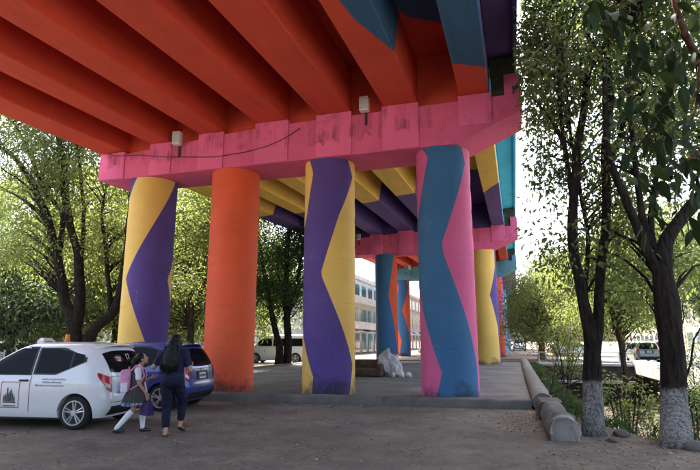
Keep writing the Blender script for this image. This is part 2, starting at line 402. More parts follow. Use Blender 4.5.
# canal walls
def canal_wall():
    n = NT('canal_masonry')
    br = n.n('ShaderNodeTexVoronoi'); br.inputs['Scale'].default_value = 2.4; n.l(n.tc.outputs['Object'], br.inputs['Vector'])
    a = n.mix(n.ramp(br.outputs[0], .1, .5), (.16, .13, .10, 1), (.06, .048, .038, 1))
    a = n.mix(n.ramp(n.noise(1.0, 6, .7, (3, 3, .3)), .4, .7), a, (.03, .026, .02, 1))
    n.bump(n.math('ADD', br.outputs[0], n.noise(9, 5)), 1, .1); return n.fin(a, .95, .15)
MASON = canal_wall()
th = thing('canal_wall', 'tall stone canal wall capped by a pale concrete beam along the right street', 'canal wall', (7.4, 20, CANZ))
mb = MB(); rings = []
for y in np.arange(-18, 38.3, .5):
    rings.append([(7.44+.05*mnoise.noise(Vector((0, y*2, z*2))), y, z) for z in np.arange(-2.6, -.31, .25)])
obj('masonry', MB().loft(rings, closed=False), MASON, th, smooth=True)
mb = MB().box((6.95, -18, -.48), (7.62, 38, .36), bev=.04)
obj('coping_beam', mb, CONCL, th)
th = thing('canal_headwall', 'concrete headwall across the far end of the canal below the pale green tree', 'canal wall', (4, CANY, CANZ))
mb = MB().box((1.0, 37.7, -2.6), (6.93, 38.24, -.02)); obj('wall', mb, MASON, th)
obj('coping', MB().box((.9, 37.6, -.02), (6.93, 38.3, .14), bev=.03), CONCL, th)
obj('ledge', MB().box((1.0, 37.2, -1.05), (6.93, 37.7, -.9), bev=.02), CONCL, th)
for k, x in enumerate((1.4, 2.6, 3.8, 5.0, 6.2)): obj('rail_post', MB().box((x-.05, 37.9, .14), (x+.05, 38.0, .85)), CONCL, th)
obj('rail', MB().tube([(.95, 37.95, .82), (6.9, 37.95, .82)], .035), CONCL, th)

# ------------------------------------------------------------------ the overpass
GRADE = .037; PY = [14.44, 35.2, 56.0, 76.8, 97.6, 118.4]
def crossfall(x): return float(np.interp(x, [-14, -12.6, -11, -9, -7, 1], [-.46, -.40, -.27, -.13, 0, .04]))
def soffit(x, y): return 8.06 + GRADE*(y-13.75) + crossfall(x)
GIRD = [(-12.86, -11.98), (-10.93, -10.2), (-9.13, -8.33), (-7.17, -6.17), (-5.2, -4.2), (-3.22, -2.26), (-1.09, -.31)]
def ribbon(prof, ycuts, mats, zf):
    """prof: list of (x, dz); ycuts[i]: y values at profile point i (same count); mats[j]: slot of band j (optionally per profile segment)"""
    mb = MB(); nb = len(ycuts[0])
    for j in range(nb):
        for (x, dz), yc in zip(prof, ycuts): mb.v.append((x, yc[j], zf(x, yc[j]) + dz))
    n = len(prof)
    for j in range(nb-1):
        for i in range(n-1):
            mb.f.append((j*n+i, j*n+i+1, (j+1)*n+i+1, (j+1)*n+i)); mm = mats[j]
            mb.m.append(mm[i] if isinstance(mm, (list, tuple)) else mm)
    return mb
GD = 1.5
SPANCOL = [  # (first paint, second paint, boundary x list, boundary y list, overhang paint)
    (DKBLUE, RED, [-14, -3.4, -3.0, -2.2, -1.1, -.3, 1], [-4, 3, 8.4, 10.95, 11.72, 12.2, 12.4], GIRDERPURPLE),
    (GIRDERYELLOW, GIRDERPURPLE, [-14, -11.6, -10.6, -8, -7, -5, -4.3, -1.2, -.4, 1], [25, 25, 25.6, 24.4, 25.5, 24.4, 24.2, 25.6, 23.6, 23], CYAN),
    (RED, RED, [-14, 1], [45, 45], CYAN), (GIRDERPURPLE, TEAL, [-14, 1], [66, 68], GIRDERPURPLE),
    (TEAL, CYAN, [-14, 1], [87, 88], CYAN), (GIRDERPURPLE, CYAN, [-14, 1], [108, 108], TEAL)]
YB = [-32.0] + PY
for si, (ma, mc, bx, by, mo) in enumerate(SPANCOL):
    y0, y1 = YB[si] + (.06 if si else 0), YB[si+1] - .06
    names = ['nearest red overpass span above the camera, blue wave at its right edge', 'second overpass span painted yellow then purple behind the first pink cap beam',
             'third overpass span with red orange girders beyond the second pink cap', 'fourth overpass span, purple and teal, far down the row',
             'fifth overpass span, teal and cyan, in the distance', 'farthest overpass span, cyan and purple, at the vanishing point']
    th = thing('overpass_span', names[si], 'overpass span', (-6, (y0+y1)/2, soffit(-6, (y0+y1)/2)), group='spans of the painted overpass')
    def bnd(x): return float(np.interp(x, bx, by))
    def cl(y): return min(max(y, y0+.05), y1-.05)
    for gi, (xa, xb) in enumerate(GIRD):
        prof = [(xa+.03, GD), (xa, .0+.10), (xa, .04), (xa+.03, 0), ((xa+xb)/2, 0), (xb-.03, 0), (xb, .04), (xb, .12), (xb-.03, GD)]
        yc = []
        for i, (x, dz) in enumerate(prof):
            b = bnd(x) + (dz*.62 if i > 5 else -dz*.3)
            yc.append([y0, cl(b), y1])
        slots = [0, 1]
        if si == 0 and gi == 6: slots = [[0, 0, 0, 0, 0, 0, 2, 2], [1, 1, 1, 1, 1, 1, 2, 2]]
        if si >= 1 and gi == 6: slots = [[0, 0, 0, 0, 0, 0, 2, 2], [1, 1, 1, 1, 1, 1, 2, 2]]
        m = ribbon(prof, yc, slots, soffit)
        n = len(prof); m.f.append(tuple(range(n))); m.m.append(0); m.f.append(tuple(range(2*n+n-1, 2*n-1, -1))); m.m.append(1)
        obj('girder', m, [ma, mc, mo], th)
    # slab soffit between girders, with the same wave of paint
    xs = np.unique(np.concatenate([np.linspace(-13.6, -.3, 30), [-.3]]))
    prof = [(float(x), GD-.02) for x in xs]; yc = [[y0, cl(bnd(x)+.8), y1] for x in xs]
    m = ribbon(prof, yc, [0, 1], soffit); sl = obj('deck_soffit', m, [ma, mc], th)
    m = MB()
    for yy in (y0, y1):
        for x, dz in [(-.312, 1.04), (.34, 1.10), (.36, 1.0), (.46, 1.0), (.47, GD+1.25), (.25, GD+1.25), (.2, GD+.35), (-13.4, GD+.35), (-13.45, GD+1.25), (-13.7, GD+1.25), (-13.72, GD-.05), (-13.6, GD-.0)]:
            m.v.append((x, yy, soffit(x, yy)+dz))
    n = 12
    for i in range(n-1): m.f.append((i, i+1, n+i+1, n+i)); m.m.append(0 if i in (0, 1, 2, 3) else 1)
    obj('edge_beam', m, [mo, LIGHTSLAB], th)
    for k, (a, b) in enumerate(zip(GIRD[:-1], GIRD[1:])):
        for yy in ((y1-.45,) if si == 0 else (y0+.4, y1-.45)):
            m = MB(); za = soffit(a[1], yy)-.08; zb = soffit(b[0], yy)-.08
            m.loft([[(a[1]-.01, yy, za), (b[0]+.01, yy, zb), (b[0]+.01, yy, zb+GD+.04), (a[1]-.01, yy, za+GD+.04)], [(a[1]-.01, yy+.2, za), (b[0]+.01, yy+.2, zb), (b[0]+.01, yy+.2, zb+GD+.04), (a[1]-.01, yy+.2, za+GD+.04)]])
            obj('diaphragm', m, mc if yy > (y0+y1)/2 else ma, th)

COLX = [-11.3, -8.22, -5.06, -1.70]; CR = .745
def band_column(cx, cy, z0, z1, bounds, mats_idx, mats, parent, label=None, nz=44):
    """bounds: functions z->phi (deg, 0 faces the viewer's side) in order; band k lies between bound k and k+1 (last wraps)"""
    tc = math.atan2(-cy, -cx); mb = MB(); K = len(bounds); zs = np.linspace(z0, z1, nz); SEG = 14
    if K == 0:
        rings = [[(CR*math.cos(a), CR*math.sin(a)) for a in np.linspace(0, 2*math.pi, 48, endpoint=False)] for z in zs]
        mb.loft([[(cx+p[0], cy+p[1], z) for p in r] for r, z in zip(rings, zs)])
    else:
        rows = []
        for z in zs:
            b = [f(z) for f in bounds]
            for k in range(1, K): b[k] = max(b[k], b[k-1]+.4)
            b.append(b[0]+360); row = []
            for k in range(K):
                for s_ in range(SEG): row.append(b[k] + (b[k+1]-b[k])*s_/SEG)
            rows.append([(cx+CR*math.cos(tc+R_(p)), cy+CR*math.sin(tc+R_(p)), z) for p in row])
        n = K*SEG; mb.v = [p for r in rows for p in r]
        for i in range(len(rows)-1):
            for j in range(n): mb.f.append((i*n+j, i*n+(j+1) % n, (i+1)*n+(j+1) % n, (i+1)*n+j)); mb.m.append(mats_idx[j//SEG])
        mb.f.append(tuple((len(rows)-1)*n+j for j in range(n))); mb.m.append(mats_idx[0])
    o = obj('column', mb, mats, parent, smooth=True, ang=60)
    if label: o['label'] = label
    return o
def pxbound(cx, pts, cy=PY[0]):
    """boundary given as photo pixels (y, x) on the near columns -> angle as a function of height"""
    zz, ph = [], []
    for (py, px) in pts:
        p = aty(px, py, cy); s_ = (p[0]-cx)/CR
        ph.append(math.degrees(math.asin(max(-1, min(1, s_)))) if abs(s_) <= 1 else math.copysign(90+(abs(s_)-1)*70, s_)); zz.append(p[2])
    o = np.argsort(zz); zz = np.array(zz)[o]; ph = np.array(ph)[o]
    return lambda z: float(np.interp(z, zz, ph))
def const(v): return lambda z: v
BA = [const(-150), pxbound(COLX[0], [(183, 142), (200, 136), (222, 124)]), pxbound(COLX[0], [(183, 171), (281, 131), (348, 146), (392, 152)]),
      pxbound(COLX[0], [(183, 182), (243, 175), (279, 163), (321, 168), (350, 176)])]
BC = [pxbound(COLX[2], [(150, 308), (160, 310), (180, 315), (220, 309), (232, 306.5), (260, 302), (300, 302), (328, 305), (376, 315), (394, 313)]),
      pxbound(COLX[2], [(150, 340), (160, 345), (179, 351), (220, 338), (254, 328), (277, 321.5), (340, 345), (365, 351), (394, 348)])]
BD = [pxbound(COLX[3], [(138, 412), (147, 418), (164, 429), (190, 424), (214, 420), (235, 414), (270, 412), (294, 421), (372, 442.5), (397, 436.5)]),
      pxbound(COLX[3], [(138, 454), (143, 458), (167, 464.6), (249, 442), (262, 445), (328, 468.6), (370, 477), (397, 478)])]
def shift(f, dz, k=1.0, off=0): return lambda z: f(z-dz)*k+off
PIERCOLS = {
 0: [('yellow column with a purple zigzag band behind the cars', BA, [1, 0, 1, 0], [YELLOW, PURPLE]),
     ('plain orange column beside the blue car', [const(96), const(255)], [1, 0], [ORANGE, BLUE]),
     ('yellow column with a broad purple wave', BC, [1, 0], [YELLOW, PURPLE]),
     ('pink column with a broad blue wave', BD, [1, 0], [PINK, BLUE])],
 1: [('blue column with pink wave', BD, [0, 1], [PINK, BLUE]),
     ('blue column with an orange wedge', [lambda z: -75, lambda z: float(np.interp(z, [0, 4.2, 8], [75, 10, 60]))], [1, 0], [ORANGE, BLUE]),
     ('orange column with blue wave', BD, [1, 0], [ORANGE, BLUE]),
     ('yellow column with a purple wedge at its right', [lambda z: float(np.interp(z, [0, 2, 4.0, 5.8, 8], [70, 60, 20, 62, 66])), lambda z: 140], [1, 0], [YELLOW, PURPLE])],
 2: [('orange column', BD, [1, 0], [ORANGE, BLUE]), ('blue column', [lambda z: -70, lambda z: float(np.interp(z, [0, 4, 8], [-10, 40, 0]))], [0, 1], [ORANGE, BLUE]), ('orange column', BD, [1, 0], [ORANGE, BLUE]), ('orange column with pink edge', BD, [0, 1], [ORANGE, PINK])],
 3: [None, None, ('cyan column', [], [0], [CYAN]), ('cyan column', [], [0], [CYAN])],
 4: [None, None, ('purple column', [], [0], [PURPLE]), ('pink column', [], [0], [PINK])],
 5: [None, None, ('blue column', [], [0], [BLUE]), ('cyan column', [], [0], [CYAN])]}
CAPM = [CAPPINK, CAPPINK, CAPTEAL, CAPPURPLE, CAPTEAL, CAPPURPLE]
CAPLAB = ['nearest overpass pier, wide pink cap beam on four painted columns', 'second overpass pier with pink cap, yellow and blue columns', 'third overpass pier with a teal cap beam',
          'fourth overpass pier with a purple cap beam', 'fifth overpass pier with teal cap in the distance', 'farthest overpass pier at the vanishing point']
CAPBLOCK = cap_paint('cap_pink_fresh', s2l((224, 106, 148)))
for pi_, Y in enumerate(PY):
    dz = GRADE*(Y-PY[0]); gz = IZ if pi_ < 2 else 0.0
    th = thing('overpass_pier', CAPLAB[pi_], 'overpass pier', (-5.5, Y, gz), group='piers of the painted overpass')
    cb = 6.74 + dz*.75
    yf, yb_ = Y-.75, Y+.75
    top = lambda x: soffit(x, Y) - .17
    pts = [(-12.95, 7.0+dz*.8 if pi_ else 6.80), (-12.3, cb), (-1.2, cb), (.42, cb+.72), (.5, cb+.76), (.5, top(.5)), (-3, top(-3)), (-7, top(-7)), (-9, top(-9)), (-11, top(-11)), (-12.95, top(-12.95))]
    m = MB().loft([[(x, yf, z) for x, z in pts], [(x, yb_, z) for x, z in pts]])
    capo = bpy.data.objects.new('cap_beam', None)
    cap = obj('cap_beam', m, CAPM[pi_], th); bpy.data.objects.remove(capo)
    # object coordinates of the drip stains run from the beam's own underside
    for v in cap.data.vertices: v.co.z -= (cb-gz)
    cap.location.z = cb-gz
    for gi, (xa, xb) in enumerate(GIRD):
        m = MB(); e = .04; zt = soffit((xa+xb)/2, yf)-.012
        m.box((xa-e, yf-.035, cb+.015 if xb < -1.2 else cb+.46), (xb+e, yf+.55, zt), bev=.012)
        b = obj('bearing_block', m, CAPBLOCK if CAPM[pi_] is CAPPINK else CAPM[pi_], cap, ang=30)
        m = MB(); m.box((xa-e, yb_-.5, top((xa+xb)/2)-.05), (xb+e, yb_-.02, soffit((xa+xb)/2, yb_)-.012)); obj('bearing_block', m, CAPM[pi_], cap)
    obj('stained_key', MB().box((-.26, yf+.12, top(0)-.05), (.40, yb_-.06, soffit(0, Y)+.99), bev=.01), MOSSY, cap)
    obj('end_upstand', MB().box((.08, yf-.01, top(.2)-.1), (.5, yb_-.02, soffit(.3, Y)+.42), bev=.015), CAPM[pi_], cap)
    for cx, spec in zip(COLX, PIERCOLS[pi_]):
        if spec is None: spec = ('cyan column', [], [0], [CYAN])
        lab, bnds, idx, mats = spec
        f = bnds if pi_ == 0 else [shift(q, dz*.5) for q in bnds]
        band_column(cx, Y, gz-.15, cb+.006, f, idx, mats, th, lab)
# floodlights under the girders
def floodlight(name, label, base, rz):
    th = thing(name, label, 'floodlight', base, rz, group='floodlights on the cap beams')
    obj('bracket', MB().box((-.035, -.02, -.36), (.035, .035, .0), bev=.006).tube([(0, -.01, -.02), (0, -.16, .06)], .02), DARKMETAL, th, world=False)
    h = MB(); h.box((-.13, -.30, -.02), (.13, -.10, .40), bev=.02); hd = obj('housing', h, WHITEMETAL, th, world=False)
    obj('lens', MB().box((-.105, -.312, .02), (.105, -.300, .36)), LENS, hd, world=False)
    obj('driver_box', MB().box((-.07, -.10, .06), (.07, -.04, .28), bev=.01), DARKMETAL, hd, world=False)
    obj('conduit', MB().tube([(0, -.05, .38), (.02, -.02, .52), (.03, .03, .60)], .014, 6), DARKMETAL, th, world=False)
DARKMETAL = plain('dark_metal', (.03, .03, .03), .5, .4); WHITEMETAL = plain('white_enamel', (.62, .62, .58), .45, .4); LENS = plain('lens_glass', (.45, .46, .45), .2, .5)
floodlight('floodlight', 'white floodlight at the left end of the nearest pink cap beam', (-9.85, PY[0]-.79, 7.60), R_(12))
floodlight('floodlight', 'white floodlight near the middle of the nearest pink cap beam', (-3.72, PY[0]-.745, 7.93), R_(0))
floodlight('floodlight', 'small floodlight on the second pink cap beam', (-9.9, PY[1]-.76, 8.35), 0)
floodlight('floodlight', 'small floodlight on the teal cap beam of the third pier', (-10.3, PY[2]-.76, 9.0), 0)
# cable looping along the cap face
cp = []
for (px, py) in [(100, 152), (115, 156), (140, 155), (165, 157), (185, 157), (215, 157), (245, 152), (268, 146), (285, 138), (300, 128)]:
    p = aty(px, py, PY[0]-.80); cp.append(tuple(p))
tag(obj('cable', MB().tube(cp, .011, 6), DARKMETAL, smooth=True), 'thin dark cable looping along the face of the nearest cap beam', 'cable')
th = thing('wall_bracket', 'small dark insulator bracket at the right end of the nearest cap beam', 'bracket', (.3, PY[0]-.74, 7.95))
obj('arm', MB().tube([(.3, 13.72, 7.95), (.32, 13.5, 8.02), (.5, 13.4, 7.96)], .02, 6), DARKMETAL, th); obj('insulator', MB().ell((.34, 13.47, 8.02), (.07, .05, .06)), DARKMETAL, th)

# ------------------------------------------------------------------ trees
def leaf_arrays(P, D, L, W, rg):
    """one folded leaf (4 verts, 2 tris) per row: P base points, D directions, L lengths, W widths"""
    n = len(P); D = D/np.linalg.norm(D, axis=1, keepdims=True)
    rv = rg.normal(size=(n, 3)); S = np.cross(D, rv); S /= np.linalg.norm(S, axis=1, keepdims=True)+1e-9
    N = np.cross(S, D); N *= np.sign(N[:, 2:3]+1e-9)
    mid = P + D*(L*.45)[:, None]; fold = (W*.22)[:, None]
    V = np.empty((n, 4, 3)); V[:, 0] = P; V[:, 1] = mid + S*(W*.5)[:, None] + N*fold
    V[:, 2] = P + D*L[:, None] - N*(L*.12)[:, None]; V[:, 3] = mid - S*(W*.5)[:, None] + N*fold
    b = (np.arange(n)*4)[:, None]
    F = np.concatenate([b+np.array([[0, 1, 2]]), b+np.array([[0, 2, 3]])], axis=1).reshape(-1, 3)
    return V.reshape(-1, 3), F
def smooth_line(pts, step=.25):
    """Catmull-Rom through (x,y,z,r) points"""
    P = np.array(pts, float); P = np.vstack([2*P[0]-P[1], P, 2*P[-1]-P[-2]]); out = []
    for i in range(1, len(P)-2):
        n = max(2, int(np.linalg.norm(P[i+1, :3]-P[i, :3])/step))
        for k in range(n):
            t = k/n; a, b, c, d = P[i-1], P[i], P[i+1], P[i+2]
            out.append(.5*((2*b)+(-a+c)*t+(2*a-5*b+4*c-d)*t*t+(-a+3*b-3*c+d)*t**3))
    out.append(P[-2]); return np.array(out)
def tree(name, label, cat, stems, crowns, nclump, nleaf, leaf=(.09, .038), lmat=None, bmat=None, spread=.34, droop=.5, base=None, group=None, seed=1, flare=0, kids=2, clip=None):
    rg = np.random.default_rng(seed); bp = base if base is not None else stems[0][0][:3]
    th = thing(name, label, cat, tuple(bp), group=group)
    mb = MB(); nodes = []
    for st in stems:
        q = smooth_line(st, .22)
        for i in range(len(q)):
            k = mnoise.noise(Vector(q[i, :3])*1.1+Vector((seed, 0, 0))); j = mnoise.noise(Vector(q[i, :3])*1.1+Vector((0, seed, 7)))
            am = .05*min(1, i*.25)
            q[i, 0] += k*am; q[i, 1] += j*am; q[i, 3] = max(.006, q[i, 3]*(1+.14*mnoise.noise(Vector(q[i, :3])*3)))
        if flare and st is stems[0]:
            for i in range(len(q)):
                q[i, 3] *= 1+flare*math.exp(-(q[i, 2]-q[0, 2])/.28)
        mb.tube([tuple(p[:3]) for p in q], list(q[:, 3]), 14 if st[0][3] > .1 else 8)
        nodes.append(q[max(1, len(q)//4):])
    nodes = np.vstack(nodes)
    wts = np.array([c[3]*c[4]*c[5] for c in crowns])**.8; wts /= wts.sum()
    Ps, Ds = [], []; tot = 0
    for c in range(nclump):
        cw = crowns[rg.choice(len(crowns), p=wts)]
        d = rg.normal(size=3); d /= np.linalg.norm(d); rr = rg.uniform(.25, 1)**.5
        p = np.array(cw[:3]) + d*rr*np.array(cw[3:6])
        if clip is not None and p[0] < clip+.35: p[0] = clip+.35+rg.random()*.5
        hz_ = np.hypot(nodes[:, 0]-p[0], nodes[:, 1]-p[1]); dist = np.linalg.norm(nodes[:, :3]-p, axis=1) + 1.6*np.maximum(0, nodes[:, 2]-p[2]+.55*hz_) + rg.random(len(nodes))*.6
        s_ = nodes[np.argmin(dist)]; a = s_[:3]; L = np.linalg.norm(p-a)
        midp = (a+p)/2 + np.array([0, 0, .18*L]) + rg.normal(size=3)*.07*L
        if clip is not None: midp[0] = max(midp[0], clip+.3)
        n = max(3, int(L/.35)); ln = [(1-t)**2*a+2*t*(1-t)*midp+t*t*p for t in np.linspace(0, 1, n+1)]
        ln = [q+rg.normal(size=3)*.02 for q in ln]; ln[0] = a
        r0 = min(s_[3]*.6, .012+.011*L)
        mb.tube([tuple(q) for q in ln], [r0*(1-t)+.004 for t in np.linspace(0, 1, n+1)], 5, caps=False)
        ends = [p]
        for k in range(kids):
            e = p + rg.normal(size=3)*spread*np.array([1, 1, .7]); e[0] = e[0] if clip is None else max(e[0], clip+.3); ends.append(e)
            mb.tube([tuple(ln[-2]), tuple((ln[-2]+e)/2+np.array([0, 0, .04])), tuple(e)], [.007, .005, .003], 4, caps=False)
        m = int(nleaf*rg.uniform(.6, 1.35)); e = np.array(ends)[rg.integers(0, len(ends), m)]
        off = rg.normal(size=(m, 3))*np.array([1, 1, .75])*spread*.62
        Ps.append(e+off); dd = off/ (np.linalg.norm(off, axis=1, keepdims=True)+1e-6)*.7 + rg.normal(size=(m, 3))*.55; dd[:, 2] -= droop; Ds.append(dd)
    obj('trunk', mb, bmat or BARK, th, smooth=True)
    P = np.vstack(Ps); D = np.vstack(Ds)
    if clip is not None: kp_ = (P[:, 0] > np.where(P[:, 2] > 4.5, clip+.22, clip)) & ((P[:, 0] > .62) | (P[:, 2] < 8.8)); P = P[kp_]; D = D[kp_]
    n = len(P)
    V, F = leaf_arrays(P, D, leaf[0]*rg.uniform(.65, 1.25, n), leaf[1]*rg.uniform(.7, 1.2, n), rg)
    npmesh('crown', V, F, lmat or LEAF, th)
    return th
def W(px, py, D, r): p = atd(px, py, D); return (p[0], p[1], p[2], r)
# --- the two limed trees on the canal bank
D1 = 10.0
t1 = [[(1.15, 10.2, -.12, .185), W(592, 395, D1, .165), W(590, 362, D1, .15), W(588, 330, D1, .12), W(580, 285, D1, .10), W(573, 250, D1, .095), W(574, 190, D1, .082), W(582, 120, D1+.1, .075), W(590, 70, D1+.2, .07), W(612, 36, D1+.3, .06), W(640, -10, D1+.5, .045)],
      [W(591, 368, D1, .13), W(597, 325, D1, .10), W(601, 270, D1+.1, .085), W(607, 200, D1+.1, .08), W(604, 150, D1+.2, .07), W(611, 95, D1+.2, .062), W(606, 40, D1+.3, .055), W(598, -20, D1+.4, .04)],
      [W(588, 340, D1, .07), W(586, 300, D1+.5, .05), W(587, 240, D1+.7, .045), W(571, 140, D1+.9, .035), W(566, 60, D1+1.0, .03), W(560, 0, D1+1.2, .02)],
      [W(573, 205, D1, .05), W(566, 150, D1+.2, .042), W(560, 95, D1+.3, .034), W(566, 40, D1+.4, .028), W(580, -10, D1+.4, .02)],
      [W(566, 150, D1+.2, .03), W(548, 115, D1+.3, .022), W(530, 96, D1+.5, .014), W(516, 86, D1+.6, .008)],
      [W(606, 180, D1+.1, .05), W(622, 130, D1+.3, .04), W(638, 95, D1+.6, .03), W(655, 70, D1+.8, .02)]]
c1 = [(*atd(560, 70, 10.6), 1.0, 1.3, 1.5), (*atd(590, 30, 11.2), 1.4, 1.5, 1.3), (*atd(562, 150, 10.8), .6, 1.2, .9), (*atd(585, -60, 11), 2.2, 2.2, 1.6), (*atd(540, 20, 11.5), .8, 1.3, 1.4), (*atd(640, 90, 11.5), 1.2, 1.2, 1.2), (*atd(622, 190, 11), .6, .9, .8), (*atd(566, 228, 10.8), .35, .8, .4), (*atd(530, 60, 12), .5, 1.5, 1.8), (*atd(546, 95, 13), .5, 1.5, 1.0), (*atd(560, 262, 10.7), .5, .8, .45), (*atd(618, 275, 11.2), .55, .8, .6)]
tree('bank_tree', 'forked slender tree with limewashed foot next to the broken kerb end', 'tree', t1, c1, 300, 95, (.15, .056), LEAF, BARKLIME, .5, .55, seed=11, flare=.15, clip=.2, group='limed trees on the canal bank')
D2 = 9.05
t2 = [[(2.14, 9.18, -.12, .21), W(674, 400, D2, .20), W(671, 350, D2, .185), W(667, 300, D2, .19), W(664, 275, D2, .17), W(668, 240, D2, .12), W(690, 208, D2, .11), W(715, 178, D2, .1), W(745, 120, D2, .09), W(760, 30, D2+.2, .07)],
      [W(664, 285, D2, .10), W(648, 250, D2, .085), W(637, 222, D2+.1, .075), W(622, 190, D2+.1, .07), W(611, 165, D2+.2, .06), W(606, 120, D2+.3, .05), W(604, 60, D2+.4, .04)],
      [W(660, 270, D2, .08), W(648, 232, D2+.2, .065), W(641, 200, D2+.3, .06), W(633, 160, D2+.4, .05), W(628, 90, D2+.5, .04), W(634, 10, D2+.6, .03)],
      [W(655, 255, D2, .06), W(652, 215, D2+.3, .05), W(660, 150, D2+.5, .04), W(672, 70, D2+.6, .03)],
      [W(690, 435, D2+.2, .05), W(684, 405, D2+.1, .035), W(680, 370, D2, .03)]]
c2 = [(*atd(650, 40, 10), 1.5, 1.4, 1.3), (*atd(690, -30, 9.6), 1.8, 1.6, 1.4), (*atd(640, 150, 9.8), .9, 1.0, .8), (*atd(700, 120, 10.5), 1.2, 1.2, 1.0), (*atd(640, -60, 9.5), 1.6, 1.6, 1.2), (*atd(620, 235, 10.4), .45, .7, .5), (*atd(648, 300, 10.6), .5, .7, .45), (*atd(694, 270, 10.2), .5, .8, .6)]
tree('bank_tree', 'stout tree with limewashed foot and a thick right limb at the right edge', 'tree', t2, c2, 220, 95, (.15, .056), LEAF, BARKLIME2, .5, .55, seed=23, flare=.2, group='limed trees on the canal bank')
# --- big leathery leaves hanging in from a tree just outside the frame
th = thing('broadleaf_tree', 'dark broad-leaved tree hanging large glossy leaves into the top right corner', 'tree', (4.1, 5.2, 0))
mb = MB(); bl = [[(4.1, 5.2, -.1, .2), (4.05, 5.3, 2.5, .17), (3.9, 5.4, 4.2, .13), (3.5, 5.5, 5.4, .08), W(660, -25, 5.7, .035)],
      [(4.05, 5.3, 2.6, .1), W(735, 110, 5.5, .06), W(696, 55, 5.4, .04), W(683, 28, 5.3, .032), W(672, -5, 5.3, .026)], [W(735, 110, 5.5, .05), W(700, 150, 5.4, .02), W(672, 170, 5.3, .012), W(655, 200, 5.2, .007)],
      [W(700, 60, 5.4, .03), W(668, 75, 5.4, .016), W(640, 70, 5.4, .01), W(625, 90, 5.3, .006)], [W(672, -5, 5.3, .02), W(640, 0, 5.3, .013), W(610, 8, 5.2, .007)], [W(690, 40, 5.4, .02), W(660, 120, 5.5, .014), W(648, 150, 5.5, .007)],
      [W(700, 60, 5.4, .02), W(695, 110, 5.6, .013), W(682, 140, 5.6, .008)], [W(640, 0, 5.3, .013), W(618, -8, 5.0, .008), W(592, -2, 4.9, .005)]]
tips = []
for b in bl:
    q = smooth_line(b, .12); mb.tube([tuple(p[:3]) for p in q], list(q[:, 3]), 8)
    if b[0][3] < .06 or b is bl[1]: tips.append(q[len(q)//3:, :3])
obj('trunk', mb, BARKRED, th, smooth=True); tips = np.vstack(tips)
def big_leaf(k):
    n = 8; vs = []; fs = []
    for i in range(n+1):
        t = i/n; wd = .5*.40*(math.sin(math.pi*min(1, t**.8)))**.75*(1-.15*t) if 0 < t < 1 else .004; dr = -.22*t*t*(1+.4*k)
        for s_, zz in ((-1, .055), (-.5, .02), (0, 0), (.5, .02), (1, .055)):
            vs.append((t, s_*wd, dr+zz*wd*4*abs(s_)+.012*math.sin(t*9+k*2+s_)))
    for i in range(n):
        for j in range(4): a = i*5+j; fs.append((a, a+1, a+6, a+5))
    me = bpy.data.meshes.new('leaf'); me.from_pydata(vs, [], fs); me.polygons.foreach_set('use_smooth', [True]*len(fs)); me.materials.append([LEAFBIG, LEAFBIG2, LEAFBIG][k]); return me
LEAFBIG2 = leafmat('leaf_leathery_light', (.016, .030, .011), (.032, .05, .018), .18, .75, .08)
bigs = [big_leaf(k) for k in range(3)]
rgc = np.random.default_rng(8); nC = 2600; dC = rgc.normal(size=(nC, 3)); dC /= np.linalg.norm(dC, axis=1, keepdims=True)  # unseen crown above the frame, added to shade the ground
PC = np.array([4.0, 4.2, 8.0]) + dC*(rgc.random((nC, 1))**.4)*np.array([3.0, 2.6, 2.0]); DC = dC+rgc.normal(size=(nC, 3))*.6; DC[:, 2] -= .6
VC, FC = leaf_arrays(PC, DC, rgc.uniform(.18, .3, nC), rgc.uniform(.07, .11, nC), rgc)
tag(npmesh('crown', VC, FC, LEAFBIG, th), kind='stuff')
rg = np.random.default_rng(5); cnt = 0
spots = [(682, 60, 5.2, 36, 26), (676, 110, 5.3, 36, 34), (686, 165, 5.3, 30, 24), (650, 95, 5.4, 22, 26), (655, 170, 5.3, 16, 22), (640, 40, 5.3, 26, 24), (690, 20, 5.2, 20, 24), (612, 12, 5.0, 20, 10), (700, 220, 5.4, 14, 14), (655, 215, 5.2, 8, 12), (590, 5, 4.8, 8, 6), (645, 130, 5.5, 20, 22)]
for (px, py, D, n, sp) in spots:
    for k in range(n):
        p = atd(px+rg.normal()*sp*.75, py+rg.normal()*sp*.8, D+rg.normal()*.28)
        o = link('leaf', bigs[int(rg.integers(0, 3))], th); o.location = Vector(p)-th.location
        L = rg.uniform(.17, .27); o.scale = (L, L, L)
        o.rotation_euler = (rg.normal()*.5, rg.uniform(.25, 1.35), rg.uniform(0, 6.28)); cnt += 1
